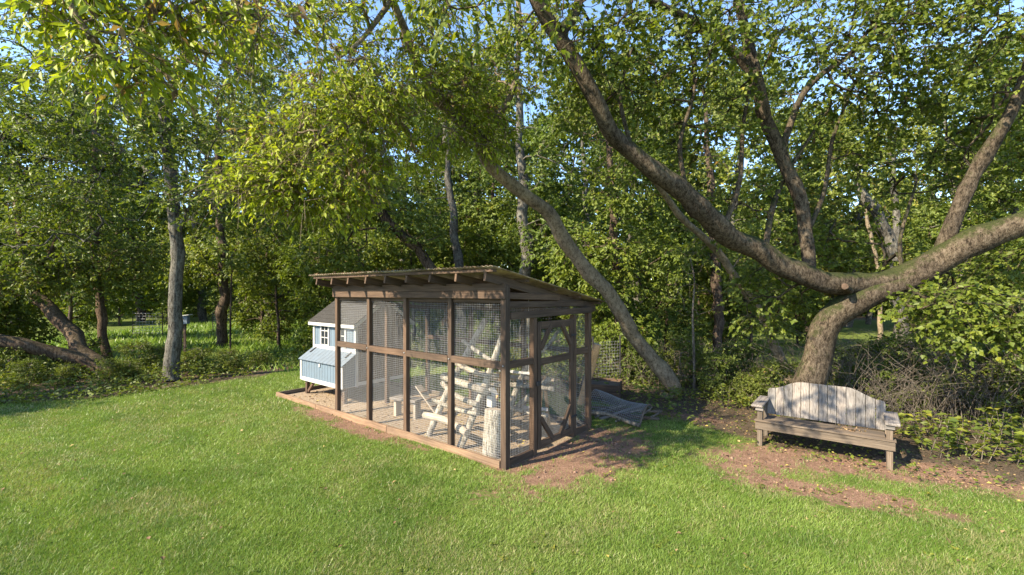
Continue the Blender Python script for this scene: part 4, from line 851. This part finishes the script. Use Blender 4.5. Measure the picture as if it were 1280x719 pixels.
# ------------------------------------------------------------------ woodland behind: prototypes and copies
def proto(name, seed, h, crown_lo, rad, lumps, per_l, L, barkm, leafm, trunk_r, twigs=5, per=11, stems=1, tl=.55, label='', group='', cat='tree'):
    r = np.random.default_rng(seed); limbs = []
    for s in range(stems):
        lean = r.normal(0, .10 * h / max(1, stems ** .3) if stems > 1 else .05 * h, 2) * (1.6 if stems > 1 else 1)
        t = np.linspace(0, 1, 6); hh = h * (1 if s == 0 else r.uniform(.6, .9))
        limbs.append(np.stack([r.normal(0, .05 * stems) + lean[0] * t ** 1.3 + np.cumsum(r.normal(0, .02 * h / 6, 6)) * (t > 0), r.normal(0, .05 * stems) + lean[1] * t ** 1.3 + np.cumsum(r.normal(0, .02 * h / 6, 6)) * (t > 0), hh * .88 * t - .1, trunk_r * (1.15 - t)], 1))
    tg = []
    for k in range(lumps):
        f = (k + r.uniform()) / lumps; z = crown_lo + (h - crown_lo) * f; a = r.uniform(0, 6.28); rr = rad * math.sin(math.pi * (0.22 + 0.70 * f)) * r.uniform(.25, .85)
        tg.append(in_blob(r, (rr * math.cos(a), rr * math.sin(a), z), np.array([.42, .42, .26]) * rad * r.uniform(.7, 1.2), per_l))
    o = tree(name, limbs, np.vstack(tg), r, barkm, leafm, label, cat, group, spray=dict(twigs=twigs, tl=tl, per=per, L=L, wid=.6, droop=.25), base=(0, 0, 0), twig_geo=False, k_trunk=9, tip=.008)
    return o
GW = 'woodland trees behind the clearing'
protos = [proto('woodland_tree', 101, 15, 3.5, 3.6, 20, 26, .17, 'bark_grey', 'leaf_dark', .24, label='tall green woodland tree standing in the woods beyond the clearing', group=GW),
          proto('woodland_tree', 102, 13, 2.0, 3.2, 20, 26, .16, 'bark_dark', 'leaf_dark', .20, label='tall green woodland tree standing in the woods beyond the clearing', group=GW),
          proto('woodland_tree', 103, 14, 5.0, 3.4, 16, 26, .17, 'bark_grey', 'leaf_dark', .22, label='tall green woodland tree standing in the woods beyond the clearing', group=GW)]
GS = 'leafy young trees at the wood edge'
young = [proto('young_tree', 111, 6.0, .8, 1.9, 15, 22, .12, 'bark_dark', 'leaf_dark', .07, label='bushy young tree filling the shade under taller trees', group=GS),
         proto('young_tree', 112, 5.0, .5, 1.7, 14, 22, .11, 'bark_dark', 'leaf_mid', .06, label='bushy young tree filling the shade under taller trees', group=GS)]
GG = 'gold-lit trees on the far side of the woods'
gold_lit = [proto('gold_lit_tree', 121, 12, 1.5, 3.0, 18, 26, .17, 'bark_grey', 'leaf_gold_lit', .18, label='tree tinted golden by painted sunlight, seen through the crook of the forked tree', group=GG)]
GB = 'shrubs along the wood edge'
shrubs = [proto('shrub', 131, 1.7, .15, .85, 10, 12, .075, 'twig', 'leaf_low', .02, stems=5, tl=.3, per=9, label='leafy green shrub growing in the thicket at the wood edge', group=GB, cat='shrub'),
          proto('shrub', 132, 1.2, .1, .75, 9, 12, .07, 'twig', 'leaf_low', .018, stems=5, tl=.28, per=9, label='leafy green shrub growing in the thicket at the wood edge', group=GB, cat='shrub')]
rp = np.random.default_rng(77)
def place(prs, regions):
    used = set(); k = 0
    for label, group, spots in regions:
        for (px, d, sc) in spots:
            i = k % len(prs); k += 1; loc = ((px - 640) / F * d, d, -0.02); rz = rp.uniform(0, 6.28); s = sc * rp.uniform(.93, 1.07) * (1.15 if d > 20 else 1.0)
            if i not in used:
                used.add(i); o = prs[i]; o.location = loc; o.rotation_euler = (0, 0, rz); o.scale = (s, s, s)
            else: o = copy_tree(prs[i], loc, rz, s)
            o['label'] = label; o['group'] = group
place(protos, [('tall green tree in the woods left of the fallen double trunk', 'tall trees behind the fallen trunk', [(20, 33, 1.05), (-60, 30, 1.1), (-140, 36, 1.1)]),
    ('tall green tree on the far side of the sunny clearing', 'tall trees across the clearing', [(90, 34, 1.1), (180, 38, 1.2), (255, 36, 1.0), (335, 29, .95), (130, 40, 1.2), (300, 41, 1.2)]),
    ('tall green tree in the woods beyond the blue coop and run roof', 'tall trees behind the run', [(390, 34, 1.1), (440, 23, .9), (500, 29, 1.0), (560, 35, 1.1), (620, 24, .9), (470, 37, 1.2), (590, 30, 1.1)]),
    ('tall green tree in the woods between the leaning trunk and the forked tree', 'tall trees behind the leaning trunk', [(690, 31, 1.0), (740, 21, .85), (800, 27, .95), (850, 35, 1.05), (905, 23, .85), (960, 30, .95), (1010, 27, .85), (1060, 31, .95), (780, 34, 1.1)]),
    ('tall green tree in the woods behind the thick right limb of the forked tree', 'tall trees behind the forked tree', [(1160, 28, .9), (1215, 22, .85), (1280, 26, 1.0), (1350, 20, .95), (1420, 25, 1.0), (1500, 17, .9)])])
place(gold_lit, [('tree tinted golden by painted sunlight, seen through the crook of the forked tree', 'gold-lit trees behind the forked tree', [(1040, 38, .85), (1085, 34, .75), (1130, 42, .9), (1000, 45, .9)]),
    ('tree tinted golden by painted sunlight, far behind the slanting dark trunk', 'gold-lit tree behind the run', [(480, 44, .95)])])
place(young, [('bushy young tree in the shade behind the blue coop and run', 'young trees behind the run', [(350, 19, .9), (400, 17, .85), (330, 24, 1.1), (455, 19, 1.0), (520, 18, .9), (600, 19, 1.0), (655, 21, 1.1), (560, 23, 1.1)]),
    ('bushy young tree in the shade between the leaning trunk and the forked tree', 'young trees behind the leaning trunk', [(690, 17.5, .9), (735, 15.5, .8), (830, 16, .85), (880, 19, .9), (940, 17, .8), (1000, 20, .8)]),
    ('bushy young tree behind the dry thicket beside the bench', 'young trees behind the thicket', [(1190, 15, .75), (1250, 13.5, .75), (1310, 13, .85), (1380, 11, .8)]),
    ('bushy young tree behind the fallen double trunk', 'young trees behind the fallen trunk', [(30, 17, .9), (-30, 15, .95), (90, 22, 1.1), (-110, 14, 1.0)]),
    ('bushy young tree at the far edge of the clearing behind the wire trellis', 'young trees across the clearing', [(150, 33, 1.0), (210, 34, 1.1), (290, 36, 1.0)])])
place(shrubs, [('leafy green shrub in the shade behind the run', 'shrubs behind the run', [(700, 12.5, .8), (745, 13.2, .9), (420, 16, .7), (520, 14.5, .8), (600, 14, .8), (650, 13.5, .8), (560, 16, .8)]),
    ('leafy green shrub at the foot of the leaning trunk', 'shrubs by the leaning trunk', [(800, 12, .8), (850, 11.8, .75), (895, 11.5, .7), (930, 11, .75), (960, 10, .6), (978, 9.2, .55), (935, 9.7, .5), (905, 10.2, .55)]),
    ('leafy green shrub growing in the dry thicket behind the bench', 'shrubs behind the bench', [(1050, 9.0, .7), (1085, 9.0, .6), (1075, 10.5, .9), (1120, 9.8, .85), (1165, 9.2, .9), (1215, 9.0, .85), (1265, 8.6, .95), (1320, 8.4, 1.0), (1100, 12, .9), (1180, 12, 1.0), (1250, 11.5, 1.0)]),
    ('low leafy shrub around the fallen double trunk', 'shrubs by the fallen trunk', [(10, 11.8, .6), (60, 12.2, .55), (110, 13.5, .6), (-40, 11.5, .7), (30, 11.2, .45), (85, 11.6, .45), (130, 11.8, .4), (160, 12.2, .45)]),
    ('low leafy shrub at the lawn edge between the grey trunk and the coop', 'shrubs by the grey trunk', [(170, 13.2, .55), (245, 13.2, .6), (285, 13.6, .42), (325, 14.2, .42), (195, 14.0, .45)])])
# trees standing left of the frame whose shade falls across the lawn edge
copy_tree(protos[1], (-19.5, 5.2, -.02), 1.0, .62, 'green woodland tree beyond the left side of the lawn', 'trees left of the lawn')
copy_tree(young[0], (-15.6, 6.2, -.02), 2.0, .8, 'bushy young tree beyond the left side of the lawn', 'young trees left of the lawn')

# far woods: one mass beyond the counted trees
rf = np.random.default_rng(88); k = 130000
px = rf.uniform(-500, 1800, k); d = rf.uniform(44, 62, k); xx = (px - 640) / F * d
top = 8.5 + 7 * fbm(xx, d, .12, 4) ; zz = top * rf.uniform(0, 1, k) ** 1.25
keepm = (fbm(xx + 50, zz * 2, .35, 7) > .33) | (zz < 5)
pos = np.stack([xx, d, zz], 1)[keepm]; k = len(pos)
tag(obj('far_woods', leaves_mesh('far_woods', pos, rf.normal(size=(k, 3)), np.array([-.3, -.5, .8]) + rf.normal(0, .5, (k, 3)), rf.uniform(.45, .9, k), .7, np.clip(fbm(pos[:, 0], pos[:, 2] * 2, .5, 9) * .8 + rf.uniform(0, .3, k), 0, 1)), M['leaf_dark']), 'dense mass of far green woods closing the view', 'woods', kind='stuff')

# ------------------------------------------------------------------ ground cover, thicket, grass, litter
def scatter(n_, x0, x1, y0, y1, dens, rng):
    x, y = rng.uniform(x0, x1, n_), rng.uniform(y0, y1, n_); kp = rng.uniform(size=n_) < dens(x, y); return x[kp], y[kp]
rg = np.random.default_rng(51)
def inside_plot(x, y): u, v = to_uv(x, y); return (u > -7.0) & (u < 0.1) & (v > -0.15) & (v < 2.45)
def band(x, y):                              # strip of undergrowth between the lawn and the woods
    e = np.interp(x, EDGE[:, 0], EDGE[:, 1]); dd = y - e; right = x > 1.2
    f = np.clip((dd + .55) / .5, 0, 1) * np.clip((np.where(right, 6, 5.0) - dd) / 2, 0, 1)
    f *= np.where(right, np.where(x > 4.8, .4, .55), 1.0) * np.clip((fbm(x, y, .8, 12) - .25) * 3, 0, 1)
    f = np.where((x > -6.6) & (x < 1.2), f * .5, f)
    return f * ~inside_plot(x, y) * ~((x > 0.8) & (x < 2.6) & (y < 9.6))
x, y = scatter(150000, -15, 12, 4.5, 18, band, rg)
hh = .07 + np.where(x < -5, .95, .5) * fbm(x, y, .9, 20) ** 1.6 * np.clip((y - np.interp(x, EDGE[:, 0], EDGE[:, 1])) / 1.0, .22, 1); k = len(x)
pos = np.stack([x, y, hh * rg.uniform(.15, 1, k)], 1)
tag(obj('ground_cover', leaves_mesh('ground_cover', pos, np.stack([rg.normal(size=k), rg.normal(size=k), rg.uniform(-.3, .6, k)], 1), np.array([-.1, -.2, .8]) + rg.normal(0, .7, (k, 3)), rg.uniform(.035, .11, k) * np.where(x > 3.5, .65, 1), .6, np.clip(.1 + .6 * fbm(x, y, 1.2, 31) + rg.uniform(-.2, .45, k), 0, 1)), M['leaf_low']), 'low leafy ground cover along the edge of the woods', 'ground cover', kind='stuff')
# thicket of dry stems on the right and behind the run
tb = Tubes(); lp_, ld_ = [], []
for i in range(2250):
    if i < 1700: pxx, dd = rg.uniform(1040, 1330), rg.uniform(8.0, 11.5)
    else: pxx, dd = rg.uniform(690, 1040), rg.uniform(11.0, 14.5)
    b0 = np.array([(pxx - 640) / F * dd, dd, -.03]); h = rg.uniform(.5, 1.9) * (1 if pxx > 1040 else .7); ln = rg.normal(0, .45, 2) * h
    t = np.linspace(0, 1, 5)[:, None]; p = b0 + np.hstack([ln[0] * t ** 1.6, ln[1] * t ** 1.6, h * (t - .22 * t ** 3)]) + rg.normal(0, .02, (5, 3)) * t
    tb.add(p, np.linspace(.006, .002, 5), 3, 0, None, False)
    for q in range(2):
        j = rg.integers(2, 5); e = p[j] + rg.normal(0, .16, 3) + (0, 0, .05); tb.add(np.stack([p[j], (p[j] + e) / 2 + rg.normal(0, .02, 3), e]), [.003, .0025, .0015], 3, 0, None, False); lp_.append(e)
tag(obj('dry_thicket', tb.mesh('dry_thicket'), M['twig']), 'tangle of dry grey stems and twigs under the trees', 'thicket', kind='stuff')
# leafy weeds in front of the thicket
GP = 'leafy weeds beside the bench'
wr = np.random.default_rng(61)
def weed(h, n_, L):
    e = empty('weed_plant', (0, 0, 0), 0, 'tall leafy weed with pale stems beside the right arm of the bench', 'plant', GP); tbw = Tubes(); ps, ds = [], []
    for s in range(4):
        ln = wr.normal(0, .12, 2); t = np.linspace(0, 1, 5)[:, None]; hh_ = h * wr.uniform(.6, 1); p = np.hstack([wr.normal(0, .06) + ln[0] * t, wr.normal(0, .06) + ln[1] * t, hh_ * t - .02])
        tbw.add(p, np.linspace(.006, .003, 5), 4, 0, None, False)
        for q in range(n_): f = wr.uniform(.25, 1); a = wr.uniform(0, 6.28); ps.append(p[0] + (p[-1] - p[0]) * f); ds.append((math.cos(a), math.sin(a), wr.uniform(-.2, .5)))
    k_ = len(ps); obj('stem', tbw.mesh('weed_stem'), M['twig'], e)
    obj('leaf_cluster', leaves_mesh('weed_leaf', np.array(ps), np.array(ds), np.array([0, 0, 1.0]) + wr.normal(0, .35, (k_, 3)), wr.uniform(.6, 1.2, k_) * L, .55, wr.uniform(.35, 1, k_)), M['leaf_low'], e); return e
wp = [weed(.55, 16, .12), weed(.42, 14, .10), weed(.7, 18, .11)]
spots = [(1125, 545, 1), (1150, 560, 1), (1172, 572, .9), (1195, 566, 1.1), (1222, 575, 1), (1250, 570, 1.1), (1275, 582, 1.1), (1105, 530, 1), (1085, 525, .9), (1160, 545, 1.1), (1210, 548, 1.1), (1240, 552, 1), (955, 515, .8), (930, 512, .9), (905, 510, .8), (880, 500, .9), (850, 500, .8), (1300, 590, 1.1), (1265, 548, 1), (1185, 550, 1)]
for i, (px_, py_, s) in enumerate(spots):
    g_ = G(px_, py_); o = wp[i % 3]; near = px_ > 1060
    if i < 3: o.location = (g_[0], g_[1], 0); o.rotation_euler = (0, 0, i); o.scale = (s, s, s)
    else: o = copy_tree(o, (g_[0], g_[1], 0), wr.uniform(0, 6.28), s)
    if not near: o['label'] = 'leafy weed at the lawn edge between the bench and the leaning trunk'; o['group'] = 'weeds by the leaning trunk'

# lawn grass: real blades, thinning out over bare soil
rg = np.random.default_rng(52)
def gdens(x, y):
    f = np.clip((lawn_f(x, y) + (fbm(x, y, 3, 41) - .5) * .8 - .35) * 4, 0, 1); f *= np.clip(1 - (dirt_f(x, y) + (fbm(x, y, 4, 42) - .5) * 1.5 - .42) * 3.2, 0.04, 1)
    right = np.clip((x - 2.6) / 2.5, 0, 1) * np.clip((y - 4.2) / 1.5, 0, 1)
    f *= 1 - .55 * right * (fbm(x, y, 1.3, 44) > .42)
    u, v = to_uv(x, y); return f * ((chips_f(x, y) < .3) & ~((u > -6.95) & (u < .05) & (v > -.085) & (v < .1)))
bx, by, bs = [], [], []
for (y0_, y1_, n_, s) in ((2.6, 4.6, 290000, .8), (4.6, 6.2, 240000, .9), (6.2, 9, 250000, 1.15), (9, 14, 150000, 1.7), (14, 19, 90000, 2.6)):
    hw = y1_ * 1.28 + .6; x, y = scatter(n_, -min(hw, 18 if y0_ < 10 else 9), min(hw, 9.5 if y0_ < 10 else 0), y0_, y1_, gdens, rg); bx.append(x); by.append(y); bs.append(np.full(len(x), s))
x, y, s = (np.concatenate(q) for q in (bx, by, bs)); k = len(x)
h = rg.uniform(.02, .048, k) * (.75 + .6 * fbm(x, y, 1.1, 43)) * np.where(s > 1.5, 1.3, 1.0); w = rg.uniform(.0020, .0038, k) * s * 1.2; a = rg.uniform(0, 6.28, k)
mow = np.sin((x * .55 + y * .83) * 2 * np.pi / 1.1); ln = rg.normal(0, .55, (k, 2)) + np.stack([mow * .12 + .1, -mow * .12], 1)
b0 = np.stack([x, y, ground_z(x, y) - .006], 1); sd = np.stack([np.cos(a), np.sin(a), np.zeros(k)], 1) * w[:, None]
tipv = b0 + np.stack([ln[:, 0] * h, ln[:, 1] * h, h], 1)
gv = np.stack([b0 - sd, b0 + sd, tipv], 1).reshape(-1, 3)
ti = np.clip(.10 + .9 * (1.3 * (.55 * fbm(x, y, .7, 45) + .45 * fbm(x, y, 3.0, 47)) - .12) * rg.uniform(.3, 1.5, k) + .10 * mow, 0.12, 1); yel = np.clip((.5 * fbm(x, y, .8, 46) + .5 * fbm(x, y, 2.6, 48) - .45) * 2.6, .07, .5) + .18 * np.clip((x - 2.2) / 3, 0, 1) * np.clip((y - 4) / 1.5, 0, 1)
ti = np.where(rg.uniform(size=k) < yel, rg.uniform(0, .12, k), ti)
tag(obj('lawn_grass', mesh_np('lawn_grass', gv, np.arange(3 * k).reshape(-1, 3), ti), M['grass']), 'short mown sunlit lawn grass around the run and bench', 'grass', kind='stuff')
# rough grass in the clearing behind
x, y = scatter(70000, -24, 12, 13.5, 36, lambda x, y: np.where(y > 17, .9, .35) * np.clip((fbm(x, y, .4, 61) - .2) * 3, 0, 1) * np.where(x > 2, .5, 1) * ~inside_plot(x, y), rg); k = len(x)
h = rg.uniform(.1, .32, k); a = rg.uniform(0, 6.28, k); w = .016 + .001 * y; sd = np.stack([np.cos(a), np.sin(a), 0 * a], 1) * w[:, None]; b0 = np.stack([x, y, 0 * x - .02], 1)
gv = np.stack([b0 - sd, b0 + sd, b0 + np.stack([rg.normal(0, .5, k) * h, rg.normal(0, .5, k) * h, h], 1)], 1).reshape(-1, 3)
tag(obj('rough_grass', mesh_np('rough_grass', gv, np.arange(3 * k).reshape(-1, 3), np.clip(rg.uniform(.12, 1.0, k), 0, 1)), M['grass']), 'long rough grass in the clearing under the trees', 'grass', kind='stuff')
# fallen leaves
x1_, y1_ = scatter(9000, 1, 9, 4.6, 11, lambda x, y: np.clip(dirt_f(x, y) * .22 + (1 - lawn_f(x, y)) * .45, 0, 1) * ~inside_plot(x, y), rg)
x2_, y2_ = scatter(420, -8, 8, 3.2, 9, lambda x, y: lawn_f(x, y) * .6 * ~inside_plot(x, y), rg)
uu, vv = rg.uniform(-6.6, 0, 900), rg.uniform(.05, 2.3, 900); pq = np.stack([from_uv(a_, b_) for a_, b_ in zip(uu, vv)])
x, y = np.concatenate([x1_, x2_, pq[:, 0]]), np.concatenate([y1_, y2_, pq[:, 1]]); k = len(x)
z = ground_z(x, y) + .006 + np.where((np.arange(k) >= len(x1_)) & (np.arange(k) < len(x1_) + len(x2_)), .03, 0)
tag(obj('leaf_litter', leaves_mesh('leaf_litter', np.stack([x, y, z], 1), rg.normal(size=(k, 3)) * (1, 1, .15), np.array([0, 0, 1.0]) + rg.normal(0, .3, (k, 3)), rg.uniform(.025, .07, k), .6, rg.uniform(0, 1, k)), M['leaf_dry']), 'scattered fallen leaves on the soil and lawn', 'leaves', kind='stuff')

# clods on the bare soil and small broad-leaved weeds in the turf
x, y = scatter(42000, -6, 9, 3.5, 10.5, lambda x, y: np.clip((dirt_f(x, y) - .45) * 2.2, 0, 1) * (chips_f(x, y) < .4) * np.clip(fbm(x, y, 2.5, 71) * 1.3, 0, 1), rg); k = len(x)
oct_ = np.array([(1, 0, 0), (0, 1, 0), (-1, 0, 0), (0, -1, 0), (0, 0, .8), (0, 0, -.8)], float); of = np.array([(0, 1, 4), (1, 2, 4), (2, 3, 4), (3, 0, 4), (1, 0, 5), (2, 1, 5), (3, 2, 5), (0, 3, 5)])
sz = rg.uniform(.004, .012, k) * np.where(rg.uniform(size=k) < .08, 2.2, 1); cv = np.stack([x, y, ground_z(x, y) + sz * .25], 1)[:, None] + oct_[None] * sz[:, None, None] * rg.uniform(.6, 1.4, (k, 6, 3))
cm, cn, cb = mat('soil_clod'); cn.links.new(ramp(cn, noise(cn, 9, 4), [(0.3, (0.11, 0.065, 0.045)), (0.7, (0.26, 0.17, 0.125))]), cb.inputs['Base Color'])
tag(obj('soil_crumbs', mesh_np('soil_crumbs', cv.reshape(-1, 3), (np.arange(k)[:, None, None] * 6 + of[None]).reshape(-1, 3)), cm), 'loose crumbs of soil on the bare patches', 'soil', kind='stuff')
x, y = scatter(2600, -9, 9, 3.0, 9.5, lambda x, y: np.clip((fbm(x, y, .7, 72) - .42) * 4, 0, 1) * np.where(x > 1.0, .8, .3) * (chips_f(x, y) < .2), rg); k = len(x); nl = 7
a = rg.uniform(0, 6.28, (k, nl)); dd = np.stack([np.cos(a), np.sin(a), rg.uniform(.15, .7, (k, nl))], -1).reshape(-1, 3); pp = np.repeat(np.stack([x, y, ground_z(x, y) + .012], 1), nl, 0) + rg.normal(0, .012, (k * nl, 3)) * (1, 1, .3)
tag(obj('lawn_weeds', leaves_mesh('lawn_weeds', pp, dd, np.array([0, 0, 1.0]) + rg.normal(0, .25, (k * nl, 3)), np.repeat(rg.uniform(.018, .042, k), nl) * rg.uniform(.6, 1.2, k * nl), .6, np.repeat(rg.uniform(.5, 1, k), nl)), M['leaf_low']), 'small broad-leaved weeds scattered through the turf and bare soil', 'weeds', kind='stuff')
